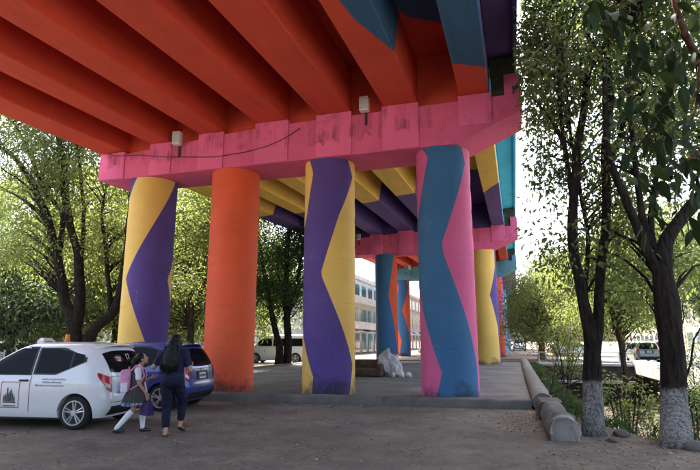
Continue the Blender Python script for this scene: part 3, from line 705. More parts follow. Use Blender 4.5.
# --- left-hand tree with four leaning stems behind the white car
DL = 20.0
tl = [[W(76, 392, DL, .36), W(76, 350, DL, .30), W(73, 318, DL, .24), W(65, 300, DL, .18), W(60, 270, DL, .17), W(52, 235, DL+.2, .15), W(42, 205, DL+.3, .14), W(28, 175, DL+.5, .11), W(12, 155, DL+.7, .09), W(-15, 140, DL+1, .06)],
      [W(74, 335, DL, .24), W(80, 300, DL, .19), W(79, 262, DL, .17), W(73, 235, DL+.2, .15), W(66, 205, DL+.3, .14), W(64, 165, DL+.4, .12), W(58, 138, DL+.5, .10), W(50, 95, DL+.6, .07)],
      [W(84, 390, DL, .26), W(88, 345, DL, .23), W(98, 325, DL, .2), W(113, 312, DL, .18), W(122, 285, DL-.2, .15), W(128, 240, DL-.4, .12), W(131, 195, DL-.5, .10), W(134, 150, DL-.5, .07)],
      [W(111, 313, DL, .10), W(108, 275, DL, .08), W(105, 240, DL+.2, .07), W(102, 215, DL+.2, .05), W(108, 170, DL+.3, .03)],
      [W(60, 250, DL, .10), W(62, 215, DL+.4, .09), W(45, 190, DL+.5, .08), W(32, 160, DL+.5, .07), W(18, 130, DL+.6, .05), W(5, 112, DL+.7, .04)],
      [W(79, 265, DL, .10), W(84, 225, DL+.5, .08), W(80, 170, DL+.6, .06), W(74, 130, DL+.7, .04)]]
cl_ = [(*atd(30, 150, 21), 3.2, 2.2, 2.0), (*atd(100, 170, 20.5), 2.4, 2.0, 2.2), (*atd(20, 60, 21), 3.5, 3, 2.4), (*atd(90, 60, 21), 3.2, 3, 2.4), (*atd(40, 240, 21.5), 2.0, 1.6, 1.5), (*atd(110, 250, 21), 1.3, 1.4, 1.6), (*atd(180, 250, 22.5), 1.2, 1.5, 2.2)]
tree('street_tree', 'large tree with several leaning dark stems behind the white car', 'tree', tl, cl_, 430, 190, (.15, .062), LEAFY, BARK, .55, .5, seed=31, flare=.2)
# --- tree seen between the orange and the purple column
DM = 33.5
tm = [[W(279, 368, DM, .30), W(279, 345, DM, .22), W(273, 320, DM, .18), W(268, 290, DM, .15), W(262, 260, DM, .11), W(258, 230, DM, .08)],
      [W(287, 368, DM+.3, .28), W(288, 340, DM, .24), W(286, 300, DM, .2), W(287, 260, DM, .16), W(290, 215, DM, .11)],
      [W(287, 320, DM, .15), W(296, 285, DM, .12), W(302, 255, DM, .10), W(310, 225, DM, .08)]]
cm = [(*atd(281, 272, DM), 2.3, 2.5, 2.2), (*atd(275, 228, DM), 3.0, 3, 2.4), (*atd(305, 240, DM), 2.4, 2.4, 2.2), (*atd(264, 300, DM), 1.5, 1.6, 1.2), (*atd(300, 300, DM), 1.4, 1.5, 1.2), (*atd(280, 190, DM), 3, 3, 2)]
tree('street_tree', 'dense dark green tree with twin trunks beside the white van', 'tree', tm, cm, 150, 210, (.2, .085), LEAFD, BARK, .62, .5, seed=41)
# --- background trees on the left
def simple_tree(name, label, px, pyb, D, htop, crownw, lmat, nclump=110, nleaf=170, leaf=(.22, .095), seed=1, spread=.75, group=None, cat='tree', bmat=None, low=.32, r=.2, zb=-.1):
    b = atd(px, pyb, D); x, y = b[0], b[1]; rg = np.random.default_rng(seed)
    st = [[(x, y, zb, r), (x+.1, y, htop*.2, r*.85), (x+rg.normal()*.3, y+rg.normal()*.3, htop*.45, r*.6), (x+rg.normal()*.5, y, htop*.8, r*.25)]]
    for k in range(4):
        a = rg.uniform(0, 6.28); st.append([(x+.05, y, htop*(.22+.06*k), r*.5), (x+math.cos(a)*crownw*.3, y+math.sin(a)*crownw*.3, htop*(.42+.05*k), r*.32), (x+math.cos(a)*crownw*.6, y+math.sin(a)*crownw*.6, htop*(.6+.06*k), r*.12)])
    cr = [(x, y, htop*.72, crownw*.75, crownw*.75, htop*.28)]
    for k in range(5):
        a = k*1.26+rg.uniform(0, .6); cr.append((x+math.cos(a)*crownw*.55, y+math.sin(a)*crownw*.55, htop*rg.uniform(low+.12, .75), crownw*.5, crownw*.5, htop*.17))
    return tree(name, label, cat, st, cr, nclump, nleaf, leaf, lmat, bmat or BARKB, spread, .45, seed=seed, group=group)
simple_tree('street_tree', 'bluish green tree with low branches at the far left edge', 8, 352, 27, 8.2, 3.6, LEAFB, 150, 170, seed=51, low=.15, group='trees along the left street')
simple_tree('street_tree', 'dark bushy tree beyond the street behind the left stems', 48, 349, 34, 8.5, 4.2, LEAFB, 130, 170, seed=52, low=.12, group='trees along the left street')
simple_tree('street_tree', 'sunlit yellow green tree left of the zigzag column', 112, 350, 31, 11.5, 4.2, LEAFY, 150, 180, seed=53, low=.1, group='trees along the left street')
simple_tree('street_tree', 'bright leafy tree between the zigzag column and the orange column', 188, 352, 29, 11.2, 3.0, LEAFY, 170, 190, seed=54, low=.08, group='trees along the left street')
simple_tree('street_tree', 'tall pale green tree filling the gap left of the orange column', 206, 350, 38, 13, 4.2, LEAFY, 140, 190, seed=55, low=.12, leaf=(.26, .11), group='trees along the left street')
simple_tree('street_tree', 'tall tree far behind the left stems', 20, 349, 42, 16, 6.5, LEAF, 90, 190, seed=56, low=.15, leaf=(.3, .12), group='trees along the left street')
simple_tree('street_tree', 'large tree far behind the white car roof', 80, 349, 46, 17, 6.5, LEAFY, 90, 190, seed=57, low=.12, leaf=(.3, .12), group='trees along the left street')
simple_tree('street_tree', 'far tree above the white van roof', 262, 349, 58, 13, 5, LEAFY, 110, 180, seed=58, low=.2, leaf=(.32, .13), group='trees along the left street')
# --- right side background
simple_tree('median_tree', 'pale yellow green tree with a red painted trunk beyond the canal', 541, 356, 46, 7.6, 3.6, LEAFY, 150, 180, seed=61, low=.15, leaf=(.2, .085), bmat=BARKPAINT, r=.3)
simple_tree('canal_tree', 'green tree rising behind the pale tree right of the overpass', 562, 352, 60, 12.5, 4.6, LEAF, 130, 180, seed=62, leaf=(.3, .12), low=.2, group='trees beyond the canal')
simple_tree('canal_tree', 'leafy tree behind the fork of the limed trees', 622, 352, 40, 8.6, 4.0, LEAFY, 130, 180, seed=63, leaf=(.22, .09), low=.15, group='trees beyond the canal')
simple_tree('canal_tree', 'bluish tree at the right edge in front of the cream houses', 712, 352, 34, 9.5, 3.0, LEAFB, 120, 180, seed=64, leaf=(.2, .085), low=.25, group='trees beyond the canal')
simple_tree('canal_tree', 'far tree above the headwall left of the forked trunk', 525, 349, 95, 11, 5, LEAFB, 80, 160, seed=65, leaf=(.45, .2), low=.15, group='trees beyond the canal')
simple_tree('canal_tree', 'green tree growing out of the canal behind the stout limed tree', 668, 380, 19.5, 7.6, 1.9, LEAF, 95, 150, seed=66, leaf=(.13, .055), low=.45, zb=-2.4, spread=.5, r=.12, group='trees beyond the canal')
simple_tree('canal_tree', 'light green tree growing out of the canal between the limed trunks', 622, 380, 21, 6.6, 1.5, LEAF, 80, 150, seed=67, leaf=(.13, .055), low=.3, zb=-2.4, spread=.5, r=.12, group='trees beyond the canal')
# --- shrubs on the canal bank
def shrub(label, px, D, z, h, wdt, lmat, n, seed, leaf=(.10, .04)):
    b = atd(px, 380, D); x, y = b[0], b[1]; rg = np.random.default_rng(seed); st = []
    for k in range(6):
        a = k*1.05; st.append([(x+.05*math.cos(a), y+.05*math.sin(a), z-.1, .03), (x+wdt*.3*math.cos(a), y+wdt*.3*math.sin(a), z+h*.5, .018), (x+wdt*.55*math.cos(a), y+wdt*.55*math.sin(a), z+h*.9, .008)])
    cr = [(x, y, z+h*.72, wdt*.8, wdt*.8, h*.3), (x+wdt*.4, y, z+h*.45, wdt*.5, wdt*.5, h*.3), (x-wdt*.4, y, z+h*.5, wdt*.5, wdt*.5, h*.3)]
    tree('bank_shrub', label, 'shrub', st, cr, n, 70, leaf, lmat, BARKB, .2, .35, seed=seed, group='shrubs on the canal bank')
def gz_at(px, D): b = atd(px, 380, D); return ground_z(b[0], b[1])
shrub('airy green shrub between the two limed trunks', 622, 13.0, gz_at(622, 13), 2.4, .8, LEAF, 18, 71)
shrub('low feathery shrub in front of the concrete beam', 645, 14.5, gz_at(645, 14.5), 2.1, .6, LEAF, 12, 72)
shrub('small bright shrub left of the forked trunk', 566, 24, gz_at(566, 24), 3.0, 1.0, LEAF, 34, 73)
shrub('tall sapling behind the stout limed tree', 690, 15.5, gz_at(690, 15.5), 4.0, .8, LEAFB, 40, 74)
# bare saplings leaning over the canal
for k, (a, b, lab) in enumerate([((548, 398, 13.6), (562, 345, 13.8), 'thin bare sapling leaning right beside the rounded kerb wall'), ((566, 392, 15), (586, 340, 15.2), 'second thin bare sapling left of the forked tree'), ((553, 392, 13), (610, 374, 13.4), 'bare branch lying low across the canal')]):
    p = atd(*a); q = atd(*b); p = p if k < 2 else p
    ln = [tuple(p*(1-t)+q*t+np.array([.03*math.sin(t*7+k), 0, .06*math.sin(t*3.1)])) for t in np.linspace(-.6 if k < 2 else -.1, 1.3, 12)]
    tag(obj('sapling', MB().tube(ln, [.022*(1-i/14) for i in range(12)], 6), BARKB, smooth=True), lab, 'sapling', 'bare saplings on the bank')
# --- litter, stones, dry leaves
rg = np.random.default_rng(3)
def scatter_leaf(n):
    P = []
    while len(P) < n:
        u = rg.random()
        if u < .45: x, y = rg.uniform(.2, 3.4), rg.uniform(5.5, 10.6)
        elif u < .65: x, y = rg.normal(.25, .4), rg.uniform(10, 13.2)
        elif u < .8: x = rg.uniform(-7, .4); y = isl_front(x)-.2-abs(rg.normal())*.25
        else: x, y = rg.uniform(-6, 2), rg.uniform(4.5, 12)
        if abs(x-.72) < .36 and 9.3 < y < 12.9: continue
        P.append((x, y, ground_z(x, y)+.008))
    return np.array(P)
P = scatter_leaf(900); n = len(P); D = rg.normal(size=(n, 3)); D[:, 2] = np.abs(D[:, 2])*.12
V, F = leaf_arrays(P, D, rg.uniform(.03, .075, n), rg.uniform(.014, .03, n), rg)
tag(npmesh('leaf_litter', V, F, LITTER), 'dry leaves scattered over the dirt by the canal bank', 'leaf litter', kind='stuff')
P = scatter_leaf(1500); mb = MB(); base = bmesh.new(); bmesh.ops.create_icosphere(base, subdivisions=1, radius=1); bv = np.array([v.co[:] for v in base.verts]); bf = [[v.index for v in f.verts] for f in base.faces]; base.free()
VV, FF = [], []
for i, p in enumerate(P):
    s_ = rg.uniform(.006, .02) * (2.2 if rg.random() < .05 else 1); q = bv*(1+rg.normal(size=(12, 1))*.18)*np.array([1, rg.uniform(.6, 1), rg.uniform(.4, .7)])*s_
    a = rg.uniform(0, 6.28); q = q@np.array([[math.cos(a), math.sin(a), 0], [-math.sin(a), math.cos(a), 0], [0, 0, 1]])
    VV.append(q+p); FF.append(np.array(bf)+12*i)
tag(npmesh('gravel', np.vstack(VV), np.vstack(FF), STONE), 'small loose stones strewn over the worn ground', 'gravel', kind='stuff')
# weeds along the top of the bank
WP = []
while len(WP) < 5200:
    y = rg.uniform(11.5, 37); x = .78 + abs(rg.normal())*.35 if y > 12.8 else bank_x(y) + rg.normal()*.35
    if rg.random() < .25: y = rg.uniform(7.5, 14); x = bank_x(y)+abs(rg.normal())*.9
    if mnoise.noise(Vector((x*1.5, y*1.1, 4))) < -.12 or x > 6.8 or x < .74: continue
    WP.append((x, y, ground_z(x, y)))
WP = np.array(WP); n = len(WP); WD = rg.normal(size=(n, 3))*.55; WD[:, 2] = np.abs(WD[:, 2])+.55
V, F = leaf_arrays(WP+np.array([0, 0, 1])*rg.uniform(0, .16, (n, 1)), WD, rg.uniform(.08, .24, n), rg.uniform(.02, .05, n), rg)
tag(npmesh('weeds', V, F, LEAFD), 'low green weeds along the edge of the canal bank', 'weeds', kind='stuff')
# rocks at the foot of the bank trees
for k, (px, py, s_) in enumerate([(622, 437, .13), (690, 432, .22), (697, 452, .16), (612, 441, .07)]):
    d = ray(px, py); p = _C + d*(-CAMH)/d[2]; bm = bmesh.new(); bmesh.ops.create_icosphere(bm, subdivisions=3, radius=s_)
    for v in bm.verts: v.co *= 1+.35*mnoise.noise(v.co*(1.2/s_)*.8+Vector((k*5, 0, 0))); v.co.z *= .62
    m = MB().bm(bm, 0, Matrix.Translation((p[0], p[1], ground_z(p[0], p[1])+s_*.22)))
    tag(obj('rock', m, ROCK, smooth=True), ['grey rock between the two limed trunks', 'large grey rock behind the stout limed trunk', 'rock at the right edge beside the stout trunk', 'pebble-sized pale rock near the forked trunk'][k], 'rock', 'rocks on the bank')

# ------------------------------------------------------------------ cars
def carpaint(name, c, metal=0.0):
    n = NT(name); a = n.mix(n.ramp(n.noise(1.2, 4), .3, .75), sc(c, .93), c)
    a = n.mix(n.ramp(n.noise(5, 6), .52, .9, (0,0,0,1), (.25,)*3+(1,)), a, (.22, .2, .175, 1))
    m = n.fin(a, .32, .5, metal); n.b.inputs['Coat Weight'].default_value = .7; n.b.inputs['Coat Roughness'].default_value = .06; return m
WHITE = carpaint('white_car_paint', (.66, .67, .68, 1)); BLUECAR = carpaint('blue_car_paint', (.02, .045, .22, 1), .2)
SILVER = carpaint('silver_car_paint', (.42, .43, .44, 1), .3); REDCAR = carpaint('red_car_paint', (.35, .03, .03, 1)); GREYGREEN = carpaint('grey_green_car_paint', (.24, .28, .27, 1), .2)
GLASS = NT('car_glass').fin((.008, .009, .010, 1), .04, .07); BLACK = plain('black_trim', (.015, .015, .016), .55, .4); TYRE = plain('tyre_rubber', (.018, .018, .018), .85, .3)
ALLOY = plain('alloy', (.5, .5, .5), .35, .5, .6); ALLOYDK = plain('alloy_dark', (.05, .05, .05), .5, .4); REDLENS = NT('red_lens').fin((.42, .012, .015, 1), .12, .6); CLEARLENS = NT('clear_lens').fin((.55, .5, .5, 1), .1, .6)
PLATE = plain('plate_white', (.62, .62, .6), .5); INK = plain('dark_ink', (.04, .04, .045), .6); REDINK = plain('red_ink', (.28, .05, .07), .6); GREENINK = plain('green_ink', (.05, .22, .16), .6); WHITEINK = plain('white_vinyl', (.75, .75, .75), .5); PALEINK = plain('pale_ink', (.34, .35, .36), .6)
def text_mesh(txt, size):
    cu = bpy.data.curves.new('t', 'FONT'); cu.body = txt; cu.size = size; cu.align_x = 'CENTER'; cu.align_y = 'CENTER'
    o = bpy.data.objects.new('t', cu); col.objects.link(o); dg = bpy.context.evaluated_depsgraph_get()
    me = bpy.data.meshes.new_from_object(o.evaluated_get(dg)); vs = [tuple(v.co) for v in me.vertices]; fs = [tuple(p.vertices) for p in me.polygons]
    bpy.data.objects.remove(o); bpy.data.curves.remove(cu); bpy.data.meshes.remove(me); return vs, fs
class Car:
    """horizontal-slice body: rear profile xr(z), front profile xf(z), half width hw(z); local +x forward"""
    N = 9.0
    def __init__(s, zr, xr, zf, xf, zw, hw, top): s.a = (zr, xr); s.b = (zf, xf); s.c = (zw, hw); s.top = top
    def xr(s, z): return float(np.interp(z, *s.a))
    def xf(s, z): return float(np.interp(z, *s.b))
    def hw(s, z): return float(np.interp(z, *s.c))
    def pt(s, a, z, off=0.0):
        xr, xf = s.xr(z), s.xf(z); xc = (xr+xf)/2; hx = (xf-xr)/2+off; w_ = s.hw(z)+off; e = 2/s.N
        return (xc+hx*math.copysign(abs(math.cos(a))**e, math.cos(a)), w_*math.copysign(abs(math.sin(a))**e, math.sin(a)), z)
    def side(s, x, z, off, sgn=-1):
        xr, xf = s.xr(z), s.xf(z); t = min(1, abs((x-(xr+xf)/2)/((xf-xr)/2))); return (x, sgn*(s.hw(z)*(1-t**s.N)**(1/s.N)+off), z)
    def rear(s, y, z, off):
        xr, xf = s.xr(z), s.xf(z); t = min(1, abs(y)/s.hw(z)); return ((xr+xf)/2-((xf-xr)/2)*(1-t**s.N)**(1/s.N)-off, y, z)
    def front(s, y, z, off):
        xr, xf = s.xr(z), s.xf(z); t = min(1, abs(y)/s.hw(z)); return ((xr+xf)/2+((xf-xr)/2)*(1-t**s.N)**(1/s.N)+off, y, z)
    def body(s, wheels, wr):
        zs = np.concatenate([np.linspace(.2, s.top-.10, 26), s.top-.10*(1-np.array([.25, .45, .62, .76, .87, .95, 1.0]))])
        A = np.linspace(0, 2*math.pi, 72, endpoint=False)+.02; rings = []
        for z in zs: rings.append([s.pt(a, z) for a in A])
        m = MB().loft(rings); me = bpy.data.meshes.new('body'); me.from_pydata(m.v, [], m.f); me.update()
        o = bpy.data.objects.new('body', me); col.objects.link(o); cut = []
        for wx in wheels:
            c = MB().tube([(wx, -1.2, wr), (wx, 1.2, wr)], wr*1.16, 40); cm_ = bpy.data.meshes.new('c'); cm_.from_pydata(c.v, [], c.f); co = bpy.data.objects.new('c', cm_); col.objects.link(co); cut.append(co)
            md = o.modifiers.new('b', 'BOOLEAN'); md.operation = 'DIFFERENCE'; md.object = co; md.solver = 'EXACT'
        dg = bpy.context.evaluated_depsgraph_get(); new = bpy.data.meshes.new_from_object(o.evaluated_get(dg)); bpy.data.objects.remove(o)
        for c in cut: bpy.data.objects.remove(c)
        new.polygons.foreach_set('use_smooth', [True]*len(new.polygons))
        try: new.set_sharp_from_angle(angle=R_(38))
        except Exception: pass
        return new
def strip(fn, us, lo, hi, off, n=6):
    """surface patch between curves lo(u), hi(u) mapped through fn(u, z, off)"""
    m = MB()
    for i, u in enumerate(us):
        for k in range(n+1): m.v.append(fn(u, lo[i]+(hi[i]-lo[i])*k/n, off))
    for i in range(len(us)-1):
        for k in range(n): a = i*(n+1)+k; m.f.append((a, a+1, a+n+2, a+n+1)); m.m.append(0)
    return m
def smooth_z(keys):  # monotone-ish resampling of (z, value)
    q = smooth_line([(z, v, 0, 0) for z, v in keys], .03); z, v = q[:, 0], q[:, 1]; k = np.concatenate([[True], np.diff(np.maximum.accumulate(z)) > 1e-5]); return list(z[k]), list(v[k])
def wheel(parent, x, y, r, wd, sgn, full=True):
    t = MB(); rings = []
    for dy, rr in ((-.5, .70), (-.5, .86), (-.42, .96), (-.25, 1), (.25, 1), (.42, .96), (.5, .86), (.5, .70)):
        rings.append([(x+math.cos(a)*r*rr, y+dy*wd, r+math.sin(a)*r*rr) for a in np.linspace(0, 2*math.pi, 36, endpoint=False)])
    t.loft(rings, caps=False); wh = obj('wheel', t, TYRE, parent, smooth=True, world=False, ang=50); wh['label'] = 'wheel'
    yo = y+sgn*wd*.36; d = MB().tube([(x, yo-sgn*.10, r), (x, yo-sgn*.04, r)], r*.72, 32); obj('wheel_dish', d, ALLOYDK, wh, world=False)
    s_ = MB(); rn = []
    for rr, dy in ((.735, -.02), (.735, .03), (.67, .03), (.64, -.02)): rn.append([(x+math.cos(a)*r*rr, yo+sgn*dy, r+math.sin(a)*r*rr) for a in np.linspace(0, 2*math.pi, 36, endpoint=False)])
    s_.loft(rn, caps=False)
    for k in range(5):
        for dl in (-.16, .16):
            a = k*2*math.pi/5+.3; a0, a1 = a+dl*1.5, a+dl
            for q, wq in ((a0, .0),):
                p0 = (x+math.cos(a0)*r*.14, yo+sgn*.012, r+math.sin(a0)*r*.14); p1 = (x+math.cos(a1)*r*.68, yo+sgn*.02, r+math.sin(a1)*r*.68)
                s_.tube([p0, p1], [r*.055, r*.05], 5)
    s_.tube([(x, yo-sgn*.03, r), (x, yo+sgn*.035, r)], r*.16, 14); obj('rim', s_, ALLOY, wh, world=False)
def hatchback(name, label, loc, rz, paintm, scale=(1, 1, 1), detail=True, group=None):
    th = thing(name, label, 'car', loc, rz, group); th.scale = scale
    zr, xr = smooth_z([(.15, -1.66), (.25, -1.72), (.36, -1.80), (.55, -1.815), (.62, -1.785), (.80, -1.765), (.98, -1.72), (1.15, -1.64), (1.32, -1.53), (1.43, -1.44), (1.50, -1.20), (1.53, -.9)])
    zf, xf = smooth_z([(.15, 1.70), (.3, 1.80), (.5, 1.82), (.66, 1.76), (.78, 1.62), (.88, 1.30), (.96, 1.02), (1.05, .86), (1.25, .52), (1.40, .24), (1.49, -.02), (1.53, -.35)])
    zw, hw = smooth_z([(.15, .70), (.22, .745), (.35, .775), (.5, .79), (.68, .80), (.82, .795), (.93, .765), (1.05, .735), (1.25, .675), (1.40, .625), (1.48, .57), (1.515, .46), (1.53, .36)])
    c = Car(zr, xr, zf, xf, zw, hw, 1.53); W0, W1, wr = -1.19, 1.19, .292
    me = c.body((W0, W1), wr); me.materials.clear(); me.materials.append(paintm); bo = link('body', me, th)
    obj('underbody', MB().box((-1.55, -.66, .16), (1.55, .66, .60)), BLACK, th, world=False)
    for x in (W0, W1):
        for s_ in (-1, 1): wheel(th, x, s_*.69, wr, .175, s_)
    # glazing
    xs = np.linspace(-.22, .72, 14)
    lo = [.955+.0*x for x in xs]; hi = [min(1.42, 1.00+(.80-x)*.60) if x > .05 else 1.42-.03*(.05-x) for x in xs]
    for s_ in (-1, 1):
        f = lambda u, z, o: c.side(u, z, o, s_)
        obj('window_trim', strip(f, np.linspace(-.27, .82, 14), [.935]*14, [min(1.445, .99+(.86-x)*.60) for x in np.linspace(-.27, .82, 14)], .004), BLACK, bo, smooth=True, world=False)
        obj('front_window', strip(f, xs, lo, hi, .008), GLASS, bo, smooth=True, world=False)
        x2 = np.linspace(-.98, -.33, 12); obj('window_trim', strip(f, np.linspace(-1.30, -.29, 14), [.945+max(0, (-.75-x))*.42 for x in np.linspace(-1.30, -.29, 14)], [1.43-max(0, (-.8-x))*.36 for x in np.linspace(-1.30, -.29, 14)], .004), BLACK, bo, smooth=True, world=False)
        obj('rear_window', strip(f, x2, [.975+max(0, (-.75-x))*.35 for x in x2], [1.405-max(0, (-.7-x))*.2 for x in x2], .008), GLASS, bo, smooth=True, world=False)
        x3 = np.linspace(-1.24, -1.03, 6); obj('quarter_window', strip(f, x3, [1.19-(x+1.24)*.55 for x in x3], [1.30+(x+1.24)*.20 for x in x3], .008), GLASS, bo, smooth=True, world=False)
        # door shut lines, handle, sill
        for xl, z0, z1 in ((-.28, .30, .93), (.86, .32, .92)):
            obj('door_seam', strip(f, [xl-.005, xl+.005], [z0]*2, [z1]*2, .0035, 8), BLACK, bo, world=False)
        sx = np.linspace(-1.02, -.85, 6); obj('door_seam', strip(f, sx, [.48+(x+1.02)*-.9 for x in sx], [.492+(x+1.02)*-.9 for x in sx], .0035, 2), BLACK, bo, world=False)
        h = MB(); p = c.side(-.15, .845, 0, s_); h.box((p[0]-.085, min(p[1], p[1]+s_*.035), p[2]-.018), (p[0]+.085, max(p[1], p[1]+s_*.035), p[2]+.018), bev=.01); obj('door_handle', h, BLACK, bo, world=False)
        h = MB(); p = c.side(.70, .99, 0, s_); h.box((p[0]-.06, min(p[1], p[1]+s_*.19), p[2]-.05), (p[0]+.05, max(p[1], p[1]+s_*.19), p[2]+.08), bev=.03); obj('mirror', h, paintm if detail else BLACK, bo, world=False)
        # tail light wrapping the corner
        def tl_(u, z, o, s_=s_):
            p = c.pt(math.pi-s_*u*1.0 if s_ > 0 else math.pi+u, z, o); return p
        us = np.linspace(.24, .98, 12)
        lo_ = [.70+.12*(1-k/11)**.7 for k in range(12)]; lo_ = [.64+.30*(k/11)**1.3 for k in range(12)]; hi_ = [.90+.09*(k/11) for k in range(12)]
        tlm = obj('tail_light', strip(tl_, us, lo_, hi_, .012), REDLENS, bo, smooth=True, world=False)
        obj('reversing_lens', strip(tl_, us[1:6], [.70+.012*k for k in range(5)], [.77+.012*k for k in range(5)], .018), CLEARLENS, tlm, smooth=True, world=False)
    ys = np.linspace(-.57, .57, 13)
    obj('tailgate_glass', strip(c.rear, ys, [.965+.03*abs(y/.57)**2 for y in ys], [1.37-.05*abs(y/.57)**3 for y in ys], .008), GLASS, bo, smooth=True, world=False)
    obj('windscreen', strip(c.front, ys*1.02, [1.0]*13, [1.41-.02*abs(y) for y in ys], .006), GLASS, bo, smooth=True, world=False)
    for z0, z1, yw in ((.905, .915, .60), (.46, .47, .62)): obj('tailgate_seam', strip(c.rear, np.linspace(-yw, yw, 10), [z0]*10, [z1]*10, .004, 2), BLACK, bo, world=False)
    obj('bumper_insert', strip(c.rear, np.linspace(-.60, .60, 12), [.24]*12, [.40]*12, .010), BLACK, bo, world=False)
    obj('bumper_insert', strip(lambda u, z, o: c.pt(math.pi+u, z, o), np.linspace(.06, .5, 8), [.28]*8, [.43]*8, .008), BLACK, bo, world=False)
    obj('plate_recess', strip(c.rear, np.linspace(-.27, .27, 6), [.66]*6, [.86]*6, .004), BLACK, bo, world=False)
    pl = obj('number_plate', strip(c.rear, np.linspace(-.16, .16, 5), [.685]*5, [.825]*5, .014), PLATE, bo, world=False)
    g = MB()
    for k in range(6): q = c.rear(-.115+k*.046, .755, .0165); g.box((q[0]-.002, q[1]-.014, q[2]-.03), (q[0], q[1]+.014, q[2]+.03))
    obj('plate_marks', g, INK, pl, world=False)
    e = MB(); q = c.rear(0, .905, .01); e.box((q[0]-.01, -.055, .885), (q[0]+.01, .055, .925), bev=.008); obj('badge', e, ALLOY, bo, world=False)
    sp = MB(); rr = []
    for y in np.linspace(-.58, .58, 9): z = 1.475-.05*(y/.58)**2; x = c.xr(1.45)-.05+.06*(y/.58)**2; rr.append([(x-.07, y, z-.012), (x+.12, y, z+.0), (x+.16, y, z+.03), (x-.06, y, z+.008)])
    obj('roof_spoiler', sp.loft(rr), paintm, bo, smooth=True, world=False, ang=40)
    for s_ in (-1, 1): obj('headlight', strip(lambda u, z, o: c.pt(s_*u, z, o), np.linspace(.05, .6, 10), [.60]*10, [.74]*10, .01), CLEARLENS, bo, smooth=True, world=False)
    obj('antenna', MB().tube([(-1.15, 0, 1.525), (-1.35, 0, 1.68)], .006, 5), BLACK, bo, world=False)
    return th, bo, c
HD = math.pi - math.atan2(.2, 1.33)
hd = R_(188)
ax = Vector((math.cos(hd), math.sin(hd), 0)); lt = Vector((-math.sin(hd), math.cos(hd), 0))
# rear wheel on the near side touches the ground at (-7.58, 8.04)
root = Vector((-7.60, 8.06, 0)) + ax*1.19 - lt*.0
nl = lt if (lt.y < 0) else -lt     # towards the viewer
wc, wbody, wcar = hatchback('parked_car', 'white compact hatchback taxi with door emblem parked beside the two walkers', tuple(root - nl*.69), hd, WHITE)
ns = 1 if (Vector((0, 1, 0)).cross(Vector((1,0,0))).length and (lt.y < 0)) else -1
# lettering and emblem on the near flank (local side ns), tailgate number
def flank_box(m, x0, x1, z0, z1, off=.005): 
    m2 = strip(lambda u, z, o: wcar.side(u, z, o, ns), np.linspace(x0+(-.10 if x0 > -.1 else 0), x1+(-.10 if x0 > -.1 else 0), 4), [z0]*4, [z1]*4, off, 3); m.add(m2.v, m2.f)
em = MB(); X0, X1, Z0, Z1 = .02, .40, .36, .82
for a in ((X0, X1, Z0, Z0+.012), (X0, X1, Z1-.012, Z1), (X0, X0+.012, Z0+.012, Z1-.012), (X1-.012, X1, Z0+.012, Z1-.012)): flank_box(em, *a)
flank_box(em, X0+.06, X1-.06, .385, .405)
eb = obj('door_emblem', em, REDINK, wbody, world=False)
m = MB()
for k, (x, h) in enumerate([(.10, .08), (.135, .13), (.17, .20), (.205, .15), (.24, .23), (.275, .12), (.31, .09)]):
    flank_box(m, x, x+.026, .47, .47+h, .006); flank_box(m, x+.008, x+.017, .47+h, .50+h, .006)
flank_box(m, .08, .34, .445, .465, .006); obj('emblem_tower', m, INK, eb, world=False)
m = MB(); r9 = random.Random(4)
for row, (z, x0, x1, h) in enumerate([(.855, -.98, -.50, .03), (.80, -.90, -.52, .035), (.745, -.96, -.44, .03)]):
    x = x0
    while x < x1: wd = r9.uniform(.012, .03); flank_box(m, x, min(x+wd, x1), z, z+h*r9.uniform(.7, 1)); x += wd+r9.uniform(.005, .016)
obj('flank_lettering', m, PALEINK, wbody, world=False)
m = MB(); flank_box(m, -.43, -.40, .745, .78); obj('flank_mark', m, GREENINK, wbody, world=False)
vs, fs = text_mesh('17', .15); rgt = 1
m = MB().add([wcar.rear(-(v[0])-(.13), v[1]+1.245, .0125) for v in vs], fs); obj('rear_number', m, WHITEINK, wbody, world=False)
m = MB()
for k in range(16):
    a = k/16*6.28; y, z = .20+.11*math.cos(a), 1.22+.055*math.sin(a); q = wcar.rear(y, z, .012); m.box((q[0]-.002, q[1]-.014, q[2]-.012), (q[0], q[1]+.014, q[2]+.012))
obj('rear_emblem', m, REDINK, wbody, world=False)
m = MB()
for dy, z, wd in ((.2, 1.245, .09), (.2, 1.215, .07), (.2, 1.19, .05)): q = wcar.rear(dy, z, .013); m.box((q[0]-.002, q[1]-wd, q[2]-.008), (q[0], q[1]+wd, q[2]+.008))
obj('rear_emblem_lettering', m, WHITEINK, wbody, world=False)
# lit-less roof sign of the taxi: a thing standing on the roof
p = wc.matrix_basis @ Vector((.12, 0, 1.50)); sg = thing('roof_sign', 'small white taxi sign on the roof of the white hatchback', 'taxi sign', tuple(p), hd)
rr = [[(x*s_, y*s2, z) for x, y in ((-.07, -.17), (.07, -.17), (.07, .17), (-.07, .17))] for z, s_, s2 in ((0, 1, 1), (.06, .9, .95), (.10, .5, .7), (.108, .35, .62))]
obj('sign_box', MB().loft(rr), WHITEMETAL, sg, world=False); obj('sign_stripe', MB().box((-.069, -.11, .03), (-.06, .11, .05)), REDINK, sg, world=False)
hd2 = R_(186); a2 = Vector((math.cos(hd2), math.sin(hd2), 0))
hatchback('parked_car', 'dark blue hatchback parked between the walkers and the orange column', tuple(Vector((-7.5, 11.4, 0))+a2*1.5), hd2, BLUECAR, (1.02, 1.04, 1.0))
